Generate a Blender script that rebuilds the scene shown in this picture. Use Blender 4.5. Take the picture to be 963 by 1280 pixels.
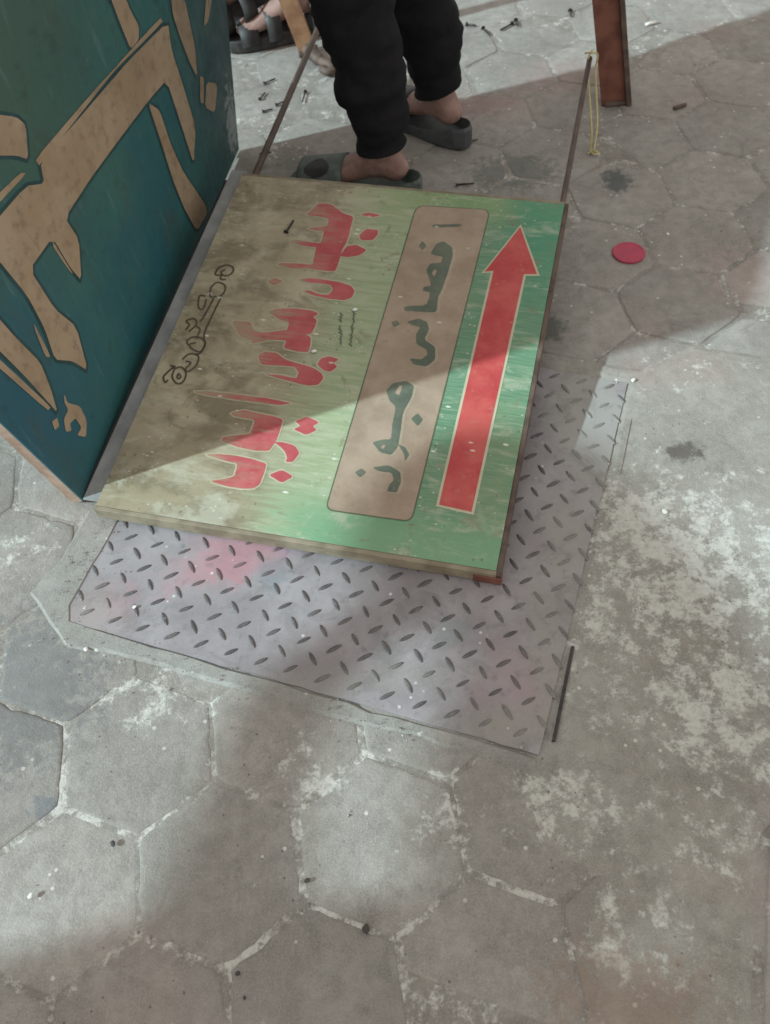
import bpy, bmesh, math, random
import numpy as np
from mathutils import Vector, Matrix, noise as mnoise
R = math.radians
random.seed(7)
for o in list(bpy.data.objects): bpy.data.objects.remove(o)
scene = bpy.context.scene
COL = scene.collection

# ------------------------------------------------------------------ camera
CAM_H, DEP, ROLL, FPX = 1.25, R(53.212), R(-5.416), 1158.66
fw = np.array([0, math.cos(DEP), -math.sin(DEP)]); up0 = np.array([0, math.sin(DEP), math.cos(DEP)]); rt0 = np.array([1., 0, 0])
rt = rt0*math.cos(ROLL) + up0*math.sin(ROLL); upv = -rt0*math.sin(ROLL) + up0*math.cos(ROLL)
CPOS = np.array([0, 0, CAM_H])
cam = bpy.data.cameras.new('camera'); camo = bpy.data.objects.new('camera', cam); COL.objects.link(camo)
cam.sensor_fit = 'VERTICAL'; cam.sensor_height = 24; cam.lens = 24*FPX/1280; cam.clip_start = .02; cam.clip_end = 200
m = Matrix.Identity(4)
for i in range(3):
    m[i][0] = rt[i]; m[i][1] = upv[i]; m[i][2] = -fw[i]; m[i][3] = CPOS[i]
camo.matrix_world = m
cam.dof.use_dof = True; cam.dof.focus_distance = 1.35; cam.dof.aperture_fstop = 4.5
scene.camera = camo

# ------------------------------------------------------------------ light
LIGHT = Vector((1.70, .43, -1.0)).normalized()
world = bpy.data.worlds.new('World'); scene.world = world; world.use_nodes = True
wt = world.node_tree; wt.nodes.clear()
sky = wt.nodes.new('ShaderNodeTexSky'); sky.sky_type = 'NISHITA'; sky.sun_disc = False
sky.sun_elevation = math.asin(-LIGHT.z); sky.sun_rotation = math.atan2(-LIGHT.x, -LIGHT.y)
sky.dust_density = 1.0; sky.air_density = 1.0; sky.ozone_density = 1.0
hs = wt.nodes.new('ShaderNodeHueSaturation'); hs.inputs['Saturation'].default_value = .10
tint = wt.nodes.new('ShaderNodeMix'); tint.data_type = 'RGBA'; tint.blend_type = 'MULTIPLY'; tint.inputs[0].default_value = 1
tint.inputs[7].default_value = (1.0, .94, .87, 1)
bg = wt.nodes.new('ShaderNodeBackground'); bg.inputs['Strength'].default_value = .095
wo = wt.nodes.new('ShaderNodeOutputWorld')
wt.links.new(sky.outputs[0], hs.inputs['Color']); wt.links.new(hs.outputs[0], tint.inputs[6])
# the glow of a lit street at night: mostly even from all sides
even = wt.nodes.new('ShaderNodeMix'); even.data_type = 'RGBA'; even.inputs[0].default_value = .72; even.inputs[7].default_value = (5.2, 5.0, 4.68, 1)
wt.links.new(tint.outputs[2], even.inputs[6]); wt.links.new(even.outputs[2], bg.inputs['Color']); wt.links.new(bg.outputs[0], wo.inputs[0])
sl = bpy.data.lights.new('sun', 'SUN'); sl.energy = 2.9; sl.angle = R(1.1); sl.color = (.72, .94, 1.0)
so = bpy.data.objects.new('sun', sl); COL.objects.link(so); so.location = (-4, -1, 3)
so.rotation_euler = LIGHT.to_track_quat('-Z', 'Y').to_euler()
scene.view_settings.view_transform = 'Standard'; scene.view_settings.look = 'None'
scene.view_settings.exposure = 1.0; scene.view_settings.gamma = 1.0
scene.render.engine = 'CYCLES'

# ------------------------------------------------------------------ geometry helpers
def ray(x, y): return fw + rt*(x-481.5)/FPX - upv*(y-640)/FPX
def gp(x, y, z=0.0):
    d = ray(x, y); return CPOS + d*((z-CAM_H)/d[2])
def link(name, me, mat=None, parent=None):
    o = bpy.data.objects.new(name, me); COL.objects.link(o)
    if mat is not None and me is not None and not me.materials: me.materials.append(mat)
    if parent is not None: o.parent = parent
    return o
def tag(o, label=None, cat=None, group=None, kind=None):
    for k, v in (('label', label), ('category', cat), ('group', group), ('kind', kind)):
        if v: o[k] = v
    return o
def empty(name, loc=(0, 0, 0), rot=(0, 0, 0)):
    o = bpy.data.objects.new(name, None); COL.objects.link(o); o.location = loc; o.rotation_euler = rot; o.empty_display_size = .05
    return o
def bm_mesh(bm, name, smooth=False):
    bmesh.ops.recalc_face_normals(bm, faces=bm.faces)
    me = bpy.data.meshes.new(name); bm.to_mesh(me); bm.free()
    if smooth:
        for p in me.polygons: p.use_smooth = True
    return me
def pyd(name, v, f, smooth=False):
    me = bpy.data.meshes.new(name); me.from_pydata([tuple(map(float, p)) for p in v], [], f); me.update()
    if smooth:
        for p in me.polygons: p.use_smooth = True
    return me
def box_bm(bm, x0, x1, y0, y1, z0, z1, bev=0, M=None):
    g = bmesh.ops.create_cube(bm, size=1)
    for v in g['verts']:
        v.co = Vector(((x0+x1)/2+v.co.x*(x1-x0), (y0+y1)/2+v.co.y*(y1-y0), (z0+z1)/2+v.co.z*(z1-z0)))
    vs = g['verts']
    if bev:
        es = list({e for v in vs for e in v.link_edges})
        r = bmesh.ops.bevel(bm, geom=es, offset=bev, segments=2, affect='EDGES', profile=.6)
        vs = list({v for f in r['faces'] for v in f.verts} | {v for v in vs if v.is_valid})
    if M is not None: bmesh.ops.transform(bm, matrix=M, verts=[v for v in vs if v.is_valid])
    return vs
def tube(pts, rad, seg=8, name='tube', smooth=True, caps=True):
    P = [Vector(p) for p in pts]; n = len(P); V = []; F = []
    rads = rad if hasattr(rad, '__len__') else [rad]*n
    nrm = None
    for i, p in enumerate(P):
        t = (P[min(i+1, n-1)] - P[max(i-1, 0)]).normalized()
        if nrm is None:
            nrm = t.orthogonal().normalized()
        else:
            nrm = (nrm - t*nrm.dot(t)).normalized()
        b = t.cross(nrm)
        for k in range(seg):
            a = 2*math.pi*k/seg; V.append(p + (nrm*math.cos(a)+b*math.sin(a))*rads[i])
    for i in range(n-1):
        for k in range(seg):
            F.append((i*seg+k, i*seg+(k+1) % seg, (i+1)*seg+(k+1) % seg, (i+1)*seg+k))
    if caps:
        F.append(tuple(range(seg))[::-1]); F.append(tuple((n-1)*seg+k for k in range(seg)))
    return pyd(name, V, F, smooth)
def beam(name, p0, p1, prof, up=(0, 0, 1)):
    """extrude a 2-D profile from p0 to p1"""
    p0 = Vector(p0); p1 = Vector(p1); t = (p1-p0).normalized(); s = t.cross(Vector(up)).normalized(); w = s.cross(t)
    n = len(prof); V = [p0+s*a+w*b for a, b in prof]+[p1+s*a+w*b for a, b in prof]
    F = [(i, (i+1) % n, n+(i+1) % n, n+i) for i in range(n)] + [tuple(range(n))[::-1], tuple(range(n, 2*n))]
    me = pyd(name, V, F); bm = bmesh.new(); bm.from_mesh(me); bmesh.ops.recalc_face_normals(bm, faces=bm.faces); bm.to_mesh(me); bm.free()
    return me
def smooth_poly(pts, it=1):
    for _ in range(it):
        q = []
        n = len(pts)
        for i in range(n):
            a = np.array(pts[i], float); b = np.array(pts[(i+1) % n], float)
            q += [a*.86+b*.14, a*.14+b*.86]
        pts = q
    return [tuple(p) for p in pts]
def area2(p): return sum(p[i][0]*p[(i+1) % len(p)][1]-p[(i+1) % len(p)][0]*p[i][1] for i in range(len(p)))
def offset_poly(p, d):
    if area2(p) < 0: p = p[::-1]
    n = len(p); out = []
    for i in range(n):
        a = np.array(p[i-1]); b = np.array(p[i]); c = np.array(p[(i+1) % n])
        e1 = (b-a)/(np.linalg.norm(b-a)+1e-9); e2 = (c-b)/(np.linalg.norm(c-b)+1e-9)
        n1 = np.array([e1[1], -e1[0]]); n2 = np.array([e2[1], -e2[0]]); q = n1+n2; l = np.linalg.norm(q)
        q = n1 if l < .5 else q/l*min(1/max(.45, l/2), 1.8)
        out.append(tuple(b+q*d))
    return out
def fill_bm(pts, z=0.0, grid=0):
    bm = bmesh.new(); vs = [bm.verts.new((p[0], p[1], 0)) for p in pts]
    es = [bm.edges.new((vs[i], vs[(i+1) % len(vs)])) for i in range(len(vs))]
    bmesh.ops.triangle_fill(bm, edges=es, use_beauty=True)
    if grid:
        xs = [p[0] for p in pts]; ys = [p[1] for p in pts]
        for ax, lo, hi in ((0, min(xs), max(xs)), (1, min(ys), max(ys))):
            k = math.ceil(lo/grid)
            while k*grid < hi:
                co = Vector((k*grid, 0, 0)) if ax == 0 else Vector((0, k*grid, 0)); no = Vector((1, 0, 0)) if ax == 0 else Vector((0, 1, 0))
                bmesh.ops.bisect_plane(bm, geom=bm.verts[:]+bm.edges[:]+bm.faces[:], plane_co=co, plane_no=no); k += 1
    for v in bm.verts: v.co.z = z
    return bm

# ------------------------------------------------------------------ material helpers
class NT:
    def __init__(s, name):
        s.m = bpy.data.materials.new(name); s.m.use_nodes = True; s.t = s.m.node_tree; s.n = s.t.nodes; s.b = s.n['Principled BSDF']
    def new(s, typ, **kw):
        nd = s.n.new('ShaderNode'+typ)
        for k, v in kw.items(): setattr(nd, k, v)
        return nd
    def put(s, sock, v):
        if hasattr(v, 'is_output') or hasattr(v, 'links'): s.t.links.new(v, sock)
        elif isinstance(v, (tuple, list)): sock.default_value = tuple(v)+(1,) if len(v) == 3 and sock.type == 'RGBA' else v
        else: sock.default_value = v
    def pos(s): return s.new('NewGeometry').outputs['Position']
    def obj(s): return s.new('TexCoord').outputs['Object']
    def scale(s, v, sc, rot=(0, 0, 0)):
        nd = s.new('Mapping'); s.put(nd.inputs['Vector'], v); nd.inputs['Scale'].default_value = sc; nd.inputs['Rotation'].default_value = rot; return nd.outputs[0]
    def noise(s, v, sc, det=4, rough=.55, dist=0):
        nd = s.new('TexNoise'); s.put(nd.inputs['Vector'], v); nd.inputs['Scale'].default_value = sc; nd.inputs['Detail'].default_value = det
        nd.inputs['Roughness'].default_value = rough; nd.inputs['Distortion'].default_value = dist; return nd.outputs['Fac']
    def vor(s, v, sc, feat='F1'):
        nd = s.new('TexVoronoi', feature=feat); s.put(nd.inputs['Vector'], v); nd.inputs['Scale'].default_value = sc; return nd.outputs['Distance']
    def math(s, op, a, b=0.0, c=0.0, clamp=False):
        nd = s.new('Math', operation=op, use_clamp=clamp); s.put(nd.inputs[0], a); s.put(nd.inputs[1], b); s.put(nd.inputs[2], c); return nd.outputs[0]
    def rng(s, v, a, b, c=0.0, d=1.0, smooth=True):
        nd = s.new('MapRange'); nd.interpolation_type = 'SMOOTHSTEP' if smooth else 'LINEAR'
        s.put(nd.inputs[0], v)
        for i, q in enumerate((a, b, c, d)): s.put(nd.inputs[i+1], q)
        return nd.outputs[0]
    def mix(s, f, a, b, mode='MIX'):
        nd = s.new('Mix', data_type='RGBA', blend_type=mode); s.put(nd.inputs[0], f); s.put(nd.inputs[6], a); s.put(nd.inputs[7], b); return nd.outputs[2]
    def dist(s, v, p, sc=(1, 1, 1)):
        q = s.new('VectorMath', operation='SUBTRACT'); s.put(q.inputs[0], v); q.inputs[1].default_value = p
        k = s.new('VectorMath', operation='MULTIPLY'); s.put(k.inputs[0], q.outputs[0]); k.inputs[1].default_value = sc
        l = s.new('VectorMath', operation='LENGTH'); s.put(l.inputs[0], k.outputs[0]); return l.outputs['Value']
    def sep(s, v):
        nd = s.new('SeparateXYZ'); s.put(nd.inputs[0], v); return nd.outputs
    def bump(s, h, strength=.3, dist=.002, prev=None):
        nd = s.new('Bump'); s.put(nd.inputs['Height'], h); nd.inputs['Strength'].default_value = strength; nd.inputs['Distance'].default_value = dist
        if prev is not None: s.put(nd.inputs['Normal'], prev)
        return nd.outputs[0]
    def out(s, col, rough=.8, nrm=None, metal=0, spec=None):
        s.put(s.b.inputs['Base Color'], col); s.put(s.b.inputs['Roughness'], rough); s.put(s.b.inputs['Metallic'], metal)
        if nrm is not None: s.put(s.b.inputs['Normal'], nrm)
        if spec is not None: s.b.inputs['Specular IOR Level'].default_value = spec
        return s.m

def simple(name, c1, c2, sc=30, rough=.7, bump=.2, metal=0, bd=.001, spec=None):
    n = NT(name); p = n.obj(); f = n.noise(p, sc, 5, .6); g = n.noise(p, sc*8, 3)
    col = n.mix(n.rng(f, .35, .65), c1, c2)
    return n.out(col, n.rng(f, .3, .7, rough-.08, rough+.08), n.bump(g, bump, bd), metal, spec)

def concrete(name, dark, light, white_thr=.70, region=(), stains_patches=(), wcol=(.55, .55, .51), lines=0.0, tintvar=.1, hexedge=False):
    n = NT(name); p = n.pos()
    n1 = n.noise(p, 5.5, 5, .6); n2 = n.noise(p, 38, 7, .65); n3 = n.noise(p, 420, 3, .6)
    rnd = n.new('ObjectInfo').outputs['Random']
    col = n.mix(n.rng(n1, .32, .68), dark, light)
    col = n.mix(n.rng(n2, .3, .7, 0, .6), col, tuple(c*.76 for c in dark))
    grime = n.noise(p, 13, 8, .72, 1.2); col = n.mix(n.rng(grime, .50, .68, 0, .5), col, tuple(c*.62 for c in dark))
    scr = n.noise(n.scale(p, (9, 1.2, 1), (0, 0, .5)), 22, 5, .6); col = n.mix(n.rng(scr, .60, .75, 0, .35), col, tuple(min(1, c*1.3) for c in light))
    col = n.mix(n.rng(n3, .35, .75, 0, .35), col, tuple(min(1, c*1.35) for c in light))
    # pinkish paint dust in places
    pk = n.noise(p, 2.6, 3, .5)
    col = n.mix(n.rng(pk, .56, .72, 0, .28), col, (.36, .24, .22))
    gr = n.rng(rnd, 0, 1, 1-tintvar, 1+tintvar, False)
    mul = n.new('CombineColor'); n.put(mul.inputs[0], gr); n.put(mul.inputs[1], gr); n.put(mul.inputs[2], gr)
    col = n.mix(1.0, col, mul.outputs[0], 'MULTIPLY')
    # lime / paint splotches
    fld = 0.0
    for (x, y, r, w) in region:
        t = n.rng(n.dist(p, (x, y, 0)), 0, r, w, 0)
        fld = t if fld == 0.0 else n.math('MAXIMUM', fld, t)
    wn = n.noise(p, 24, 10, .72, .15); wn2 = n.noise(p, 120, 7, .75, .2)
    wv = n.math('ADD', n.math('MULTIPLY', wn, .72), n.math('MULTIPLY', wn2, .28))
    wv = n.math('ADD', wv, n.math('MULTIPLY', fld, .19)) if region else wv
    if hexedge:
        oc = n.sep(n.obj()); ax = n.math('ABSOLUTE', oc[0]); ay = n.math('ABSOLUTE', oc[1])
        hd_ = n.math('MAXIMUM', ax, n.math('ADD', n.math('MULTIPLY', ax, .5), n.math('MULTIPLY', ay, .866)))
        he_ = n.rng(n.math('ADD', hd_, n.math('MULTIPLY', n.math('SUBTRACT', wn2, .5), .02)), .094, .105)
        front = n.rng(n.sep(p)[1], .5, 1.3, 1, .35)
        wv = n.math('ADD', wv, n.math('MULTIPLY', n.math('MULTIPLY', he_, front), n.rng(n.noise(p, 6, 2), .42, .62, .02, .15)))
        col = n.mix(n.math('MULTIPLY', n.rng(hd_, .099, .106), .2), col, (.15, .135, .115))
    W = n.math('MULTIPLY', n.rng(wv, white_thr-.05, white_thr+.06), n.rng(wn2, .30, .60, .5, 1))
    col = n.mix(n.math('MULTIPLY', W, .78), col, wcol)
    # pale crumbs
    v = n.vor(p, 46); vs = n.math('MULTIPLY', n.rng(v, .10, .16, 1, 0), n.rng(n.noise(p, 9, 2), .52, .6))
    col = n.mix(n.math('MULTIPLY', vs, .7), col, wcol)
    # dark specks
    v2 = n.vor(n.scale(p, (1, 1, 1), (0, 0, .7)), 60); ds = n.math('MULTIPLY', n.rng(v2, .07, .13, 1, 0), n.rng(n.noise(p, 7, 2), .5, .6))
    col = n.mix(n.math('MULTIPLY', ds, .65), col, (.06, .055, .05))
    nd = n.math('MULTIPLY', n.math('SUBTRACT', n.noise(p, 55, 7, .7, .5), .5), 3.2)
    for (x, y, rx, ry, c, a) in stains_patches:
        d = n.math('ADD', n.dist(p, (x, y, 0), (1/rx, 1/ry, 0)), nd)
        col = n.mix(n.rng(d, .55, 1.25, a, 0), col, c)
    h = n.math('ADD', n.math('MULTIPLY', n2, 1.0), n.math('MULTIPLY', n3, .35)); h = n.math('ADD', h, n.math('MULTIPLY', W, .25))
    return n.out(col, n.rng(n2, .3, .7, .72, .92), n.bump(h, .75, .0026), spec=.3)

def g2(x, y): q = gp(x, y); return float(q[0]), float(q[1])
REG = [(*g2(850, 700), .34, 1.0), (*g2(900, 880), .22, 1.0), (*g2(800, 640), .2, 1.0), (*g2(790, 800), .25, .75), (*g2(800, 1180), .22, .66), (*g2(900, 1040), .2, .66), (*g2(700, 1010), .17, .8), (*g2(860, 460), .2, .5),
       (*g2(190, 880), .12, .85), (*g2(20, 690), .14, .85), (*g2(390, 965), .11, .85), (*g2(560, 1020), .1, .9), (*g2(170, 640), .1, .5), (*g2(650, 940), .12, .4)]
def st(x, y, rx, ry, c, a): q = g2(x, y); return (q[0], q[1], rx, ry, c, a)
STN = [st(770, 225, .035, .045, (.075, .085, .085), .85), st(640, 215, .10, .07, (.07, .085, .08), .55), st(855, 567, .03, .022, (.09, .075, .065), .85), st(30, 860, .12, .14, (.12, .125, .13), .6),  # last entry: a broad darker patch at the left
       st(690, 410, .03, .035, (.07, .08, .07), .7), st(655, 330, .0, .0, (.1, .1, .1), 0) if False else st(590, 130, .12, .05, (.2, .12, .11), .4),
       st(935, 345, .09, .09, (.40, .29, .27), .3), st(700, 95, .12, .09, (.27, .17, .16), .35), st(780, 1260, .09, .07, (.24, .17, .13), .5), st(55, 1010, .02, .02, (.1, .12, .15), .5)]
M_paver = concrete('paver_concrete', (.215, .200, .180), (.30, .285, .262), .665, REG, STN, tintvar=.07, hexedge=True)
M_cement = concrete('cement_screed', (.23, .215, .19), (.31, .298, .27), .645, REG, STN, tintvar=.02)
M_border = concrete('cement_border', (.23, .22, .20), (.29, .285, .265), .70, (), (), tintvar=.02)
M_mortar = concrete('joint_mortar', (.17, .155, .138), (.26, .245, .22), .555, [(*g2(120, 1000), .3, .35), (*g2(380, 1130), .4, .35), (*g2(640, 1090), .2, .4)], (), wcol=(.55, .54, .50))

def plate_mat(lug=False):
    n = NT('tread_lug_metal' if lug else 'painted_tread_plate'); p = n.pos()
    n1 = n.noise(p, 7, 5, .6); n2 = n.noise(p, 45, 6, .65); n3 = n.noise(p, 300, 3)
    col = n.mix(n.rng(n1, .35, .65), (.225, .205, .212), (.300, .280, .292)) if not lug else n.mix(n.rng(n2, .35, .65), (.075, .070, .070), (.125, .115, .115))
    k = 1.0 if not lug else .25
    nd = n.math('MULTIPLY', n.math('SUBTRACT', n.noise(p, 22, 8, .72, .6), .5), 2.8)
    for (x, y, rx, ry, c, a) in [st(300, 690, .10, .07, (.46, .18, .22), .50), st(250, 715, .09, .05, (.38, .21, .23), .42), st(130, 760, .08, .05, (.36, .22, .24), .5), st(340, 722, .035, .045, (.17, .20, .22), .6), st(660, 870, .09, .09, (.30, .20, .21), .4), st(380, 685, .05, .03, (.30, .20, .27), .45),
                               st(570, 790, .04, .03, (.17, .2, .2), .45), st(480, 810, .03, .04, (.14, .14, .14), .4), st(745, 560, .09, .25, (.31, .31, .29), 0), st(640, 905, .12, .05, (.27, .25, .23), 0)]:
        d = n.math('ADD', n.dist(p, (x, y, 0), (1/rx, 1/ry, 0)), nd); col = n.mix(n.rng(d, .35, 1.1, a*k, 0), col, c)
    # settled cement dust towards the far right side and the near right corner
    for (x, y, rx, ry, c, a) in [st(745, 540, .085, .30, (.29, .285, .262), .95), st(715, 700, .05, .16, (.27, .258, .235), .9), st(660, 905, .13, .045, (.26, .247, .225), .9), st(420, 855, .25, .03, (.25, .24, .22), .6), st(110, 770, .06, .07, (.27, .26, .245), .6), st(690, 830, .035, .2, (.265, .25, .23), .8)]:
        d = n.math('ADD', n.dist(p, (x, y, 0), (1/rx, 1/ry, 0)), n.math('MULTIPLY', nd, .7)); col = n.mix(n.rng(d, .4, 1.2, a*(.55 if lug else .85), 0), col, c)
    col = n.mix(n.rng(n.noise(p, 11, 8, .72, .8), .48, .66, 0, .5*k), col, (.155, .145, .142))
    col = n.mix(n.rng(n2, .56, .72, 0, .55*k), col, (.13, .12, .12))
    col = n.mix(n.rng(n3, .58, .75, 0, .35), col, (.40, .38, .37))
    v = n.vor(p, 40); col = n.mix(n.math('MULTIPLY', n.rng(v, .08, .13, .7, 0), n.rng(n.noise(p, 8, 2), .52, .6)), col, (.6, .6, .58))
    return n.out(col, n.rng(n2, .3, .7, .48, .72) if not lug else .62, n.bump(n.math('ADD', n2, n.math('MULTIPLY', n3, .4)), .3, .0012), .05 if not lug else .2, .35)
M_plate = plate_mat(); M_lug = plate_mat(True)
M_rust = simple('rusty_brown_iron', (.115, .038, .026), (.19, .075, .05), 22, .75, .5, .1)
M_orange = simple('orange_brown_wood', (.22, .105, .055), (.33, .18, .10), 22, .7, .4)
M_darkiron = simple('dark_iron', (.06, .04, .032), (.13, .09, .07), 25, .7, .4, .2)
M_galv = simple('grey_steel_strip', (.20, .205, .205), (.30, .305, .305), 14, .65, .3, .0)
M_wood = simple('weathered_batten', (.25, .16, .115), (.36, .255, .19), 20, .8, .5)
M_boardedge = simple('board_edge_wood', (.165, .135, .092), (.26, .22, .155), 24, .75, .45)
M_trouser = simple('black_jersey', (.008, .008, .010), (.014, .013, .016), 30, .9, .3, 0, .001, .15)
M_jacket = simple('dark_jacket', (.03, .032, .04), (.05, .05, .06), 25, .9, .3)
M_shirt = simple('grey_shirt', (.12, .12, .13), (.17, .17, .18), 25, .9, .3)
M_skin = simple('skin', (.215, .125, .105), (.31, .19, .16), 38, .6, .5, 0, .0012)
M_hair = simple('black_hair', (.008, .007, .006), (.018, .015, .013), 80, .6, .6)
M_eye = simple('eye_white', (.6, .58, .55), (.65, .62, .6), 20, .3, 0)
M_slide = simple('grey_green_rubber', (.062, .085, .074), (.115, .135, .12), 60, .7, .25)
M_slide2 = simple('charcoal_rubber', (.045, .052, .055), (.075, .082, .085), 40, .7, .25)
M_sandal = simple('black_leather', (.012, .011, .011), (.028, .026, .025), 40, .6, .3)
M_sole = simple('dark_sole', (.022, .02, .019), (.055, .05, .047), 30, .8, .4)
M_nail = simple('steel_nail', (.03, .028, .026), (.06, .055, .05), 60, .5, .2, .5)
M_yellow = simple('yellow_string', (.42, .36, .14), (.52, .46, .22), 60, .85, .3)
M_red = simple('red_plastic', (.30, .022, .055), (.38, .035, .075), 40, .55, .2)
M_whitebit = simple('white_chip', (.62, .62, .58), (.75, .75, .72), 40, .8, .3)
M_darkbit = simple('dark_grit', (.04, .035, .03), (.08, .07, .06), 40, .85, .3)
M_blkgap = simple('black_gap_shade', (.012, .012, .012), (.02, .02, .02), 40, .8, .2)

# ------------------------------------------------------------------ setting: ground, pavers, cement
AV = np.array([math.cos(R(-22.506)), math.sin(R(-22.506))]); JV = np.array([AV[1], -AV[0]])
LO = np.array([-.34344, .74355])*CAM_H; PIT = .0401208*CAM_H
def lat(i, j): q = LO + AV*PIT*i + JV*PIT*j; return float(q[0]), float(q[1])
def ilat(x, y): d = np.array([x, y])-LO; return float(d@AV/PIT), float(d@JV/PIT)

ground = tag(link('ground', pyd('ground', [(-20, -20, -.0017), (20, -20, -.0017), (20, 20, -.0017), (-20, 20, -.0017)], [(0, 1, 2, 3)]), M_mortar), kind='structure')
pavement = empty('pavement', (0, 0, 0)); tag(pavement, kind='structure')
GRID = R(5); HP = .2135; HR = HP/math.sqrt(3)
def hex_mesh(seed):
    rs = random.Random(seed); n = 8; ring = []
    r = HR - .0022
    for k in range(6):
        a0 = R(30+60*k); a1 = R(90+60*k)
        p0 = np.array([math.cos(a0), math.sin(a0)])*r; p1 = np.array([math.cos(a1), math.sin(a1)])*r
        for q in range(n):
            f = q/n; p = p0*(1-f)+p1*f
            p = p*(1+rs.gauss(-.006, .009) - (.03*rs.random() if q == 0 else 0) - (.03 if rs.random() < .06 else 0)); ring.append(p)
    N = len(ring)
    V = [(p[0], p[1], -.012) for p in ring]+[(p[0], p[1], -.0018) for p in ring]+[(p[0]*.982, p[1]*.982, -.0006) for p in ring]+[(p[0]*.94, p[1]*.94, 0) for p in ring]
    F = []
    for L in range(3):
        for k in range(N): F.append((L*N+k, L*N+(k+1) % N, (L+1)*N+(k+1) % N, (L+1)*N+k))
    F.append(tuple(3*N+k for k in range(N)))
    me = pyd('paver', V, F, True); me.materials.append(M_paver); return me
HEX = [hex_mesh(s) for s in range(8)]
# cement patch on the right of the plate
patch = [g2(725, 1300), (g2(738, 1230)), g2(722, 1150), g2(735, 1100), g2(680, 1060), g2(640, 1000), g2(655, 950), lat(14.75, 3.7), lat(14.62, 1.2), lat(14.5, .8), lat(14.5, -2), lat(14.45, -7), lat(14.4, -11.2),
         lat(12, -11.2), lat(9, -11.15), lat(9.5, -12.2), lat(14, -12.4), g2(800, 455), g2(860, 425), g2(950, 440), (1.05, 1.25), (1.0, .78), g2(983, 792), g2(965, 960), g2(957, 1030), g2(948, 1130), g2(944, 1300)]
def inside(pt, poly):
    x, y = pt; c = False
    for i in range(len(poly)):
        (x1, y1), (x2, y2) = poly[i-1], poly[i]
        if (y1 > y) != (y2 > y) and x < (x2-x1)*(y-y1)/(y2-y1)+x1: c = not c
    return c
cnt = 0
for j in range(-4, 17):
    for i in range(-6, 10):
        x = HP/2 + HP*i + (HP/2 if j % 2 else 0); y = HR/2 + HP*math.sqrt(3)/2*j
        x, y = -.363 + x*math.cos(GRID)-y*math.sin(GRID), .303 + x*math.sin(GRID)+y*math.cos(GRID)
        if x < -1.25 or x > 1.45 or (y < 1.2 and abs(x) > 1.0): continue
        li, lj = ilat(x, y)
        if 0.8 < li < 14 and -10 < lj < 2.2: continue
        if all(inside((x+HR*math.cos(R(30+60*k)), y+HR*math.sin(R(30+60*k))), patch) for k in range(6)): continue
        o = link('paver', HEX[random.randrange(8)], None, pavement); cnt += 1
        o.location = (x+random.uniform(-.002, .002), y+random.uniform(-.002, .002), random.uniform(-.0016, .0004)); o.rotation_euler = (random.gauss(0, .004), random.gauss(0, .004), GRID+R(60*random.randrange(6))+random.gauss(0, .008))
print('pavers', cnt)
def sheet(name, outline, z, mat, jag=.006, drop=.006, seed=1, inner=None, feather=.010, kind='structure', parent=None, step=.03):
    """a thin trowelled layer with a ragged, feathered outline"""
    rs = random.Random(seed); pts = []
    for i in range(len(outline)):
        a = np.array(outline[i]); b = np.array(outline[(i+1) % len(outline)]); k = max(1, int(np.linalg.norm(b-a)/step))
        for q in range(k): pts.append(tuple(a+(b-a)*q/k + np.array([rs.gauss(0, jag), rs.gauss(0, jag)])))
    outer = pts; mid = offset_poly(pts, -feather)
    if area2(outer) < 0: outer = outer[::-1]
    bm = fill_bm(mid, z)
    n = len(outer)
    vo = [bm.verts.new((p[0], p[1], z-drop)) for p in outer]; vm = [bm.verts.new((p[0], p[1], z)) for p in mid]
    for i in range(n): bm.faces.new((vo[i], vo[(i+1) % n], vm[(i+1) % n], vm[i]))
    bmesh.ops.remove_doubles(bm, verts=bm.verts, dist=1e-5)
    me = bm_mesh(bm, name)
    for p in me.polygons:
        if p.normal.z < 0: p.flip()
    return tag(link(name, me, mat, parent), kind=kind)
sheet('cement_patch', patch, .0030, M_cement, .0022, .0065, 3, feather=.022, step=.04)
slab = [g2(950, 1300), g2(954, 1130), g2(962, 1030), g2(969, 960), g2(985, 800), (1.5, .72), (1.5, -.2), (.45, -.2)]
sheet('side_slab', slab, .0012, M_cement, .0008, .006, 5, feather=.005)

# ------------------------------------------------------------------ tread plate hatch
PI0, PI1, PJ0, PJ1 = -.72, 14.62, -11.35, 3.47
hatch = empty('tread_plate_cover', (*lat(7, -4), 0)); tag(hatch, 'lilac grey steel tread plate set in the pavement under the tilted sign', 'floor plate')
hatch_inv = Matrix.Translation((-hatch.location.x, -hatch.location.y, 0))
def hpart(name, me, mat):
    me.transform(hatch_inv); return link(name, me, mat, hatch)
ZP = .0024
def lat_outline(i0, i1, j0, j1, jag, seed, n=40):
    rs = random.Random(seed); c = [(i0, j0), (i1, j0), (i1, j1), (i0, j1)]; out = []
    for k in range(4):
        a, b = c[k], c[(k+1) % 4]
        for q in range(n):
            f = q/n; out.append(lat(a[0]+(b[0]-a[0])*f+rs.gauss(0, jag), a[1]+(b[1]-a[1])*f+rs.gauss(0, jag)))
    return out
pl = lat_outline(PI0, PI1, PJ0, PJ1, .012, 4, 30)
bm = fill_bm(pl, ZP); r = bmesh.ops.extrude_face_region(bm, geom=bm.faces[:])
for v in [g for g in r['geom'] if isinstance(g, bmesh.types.BMVert)]: v.co.z = -.006
hpart('plate', bm_mesh(bm, 'plate'), M_plate)
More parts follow.
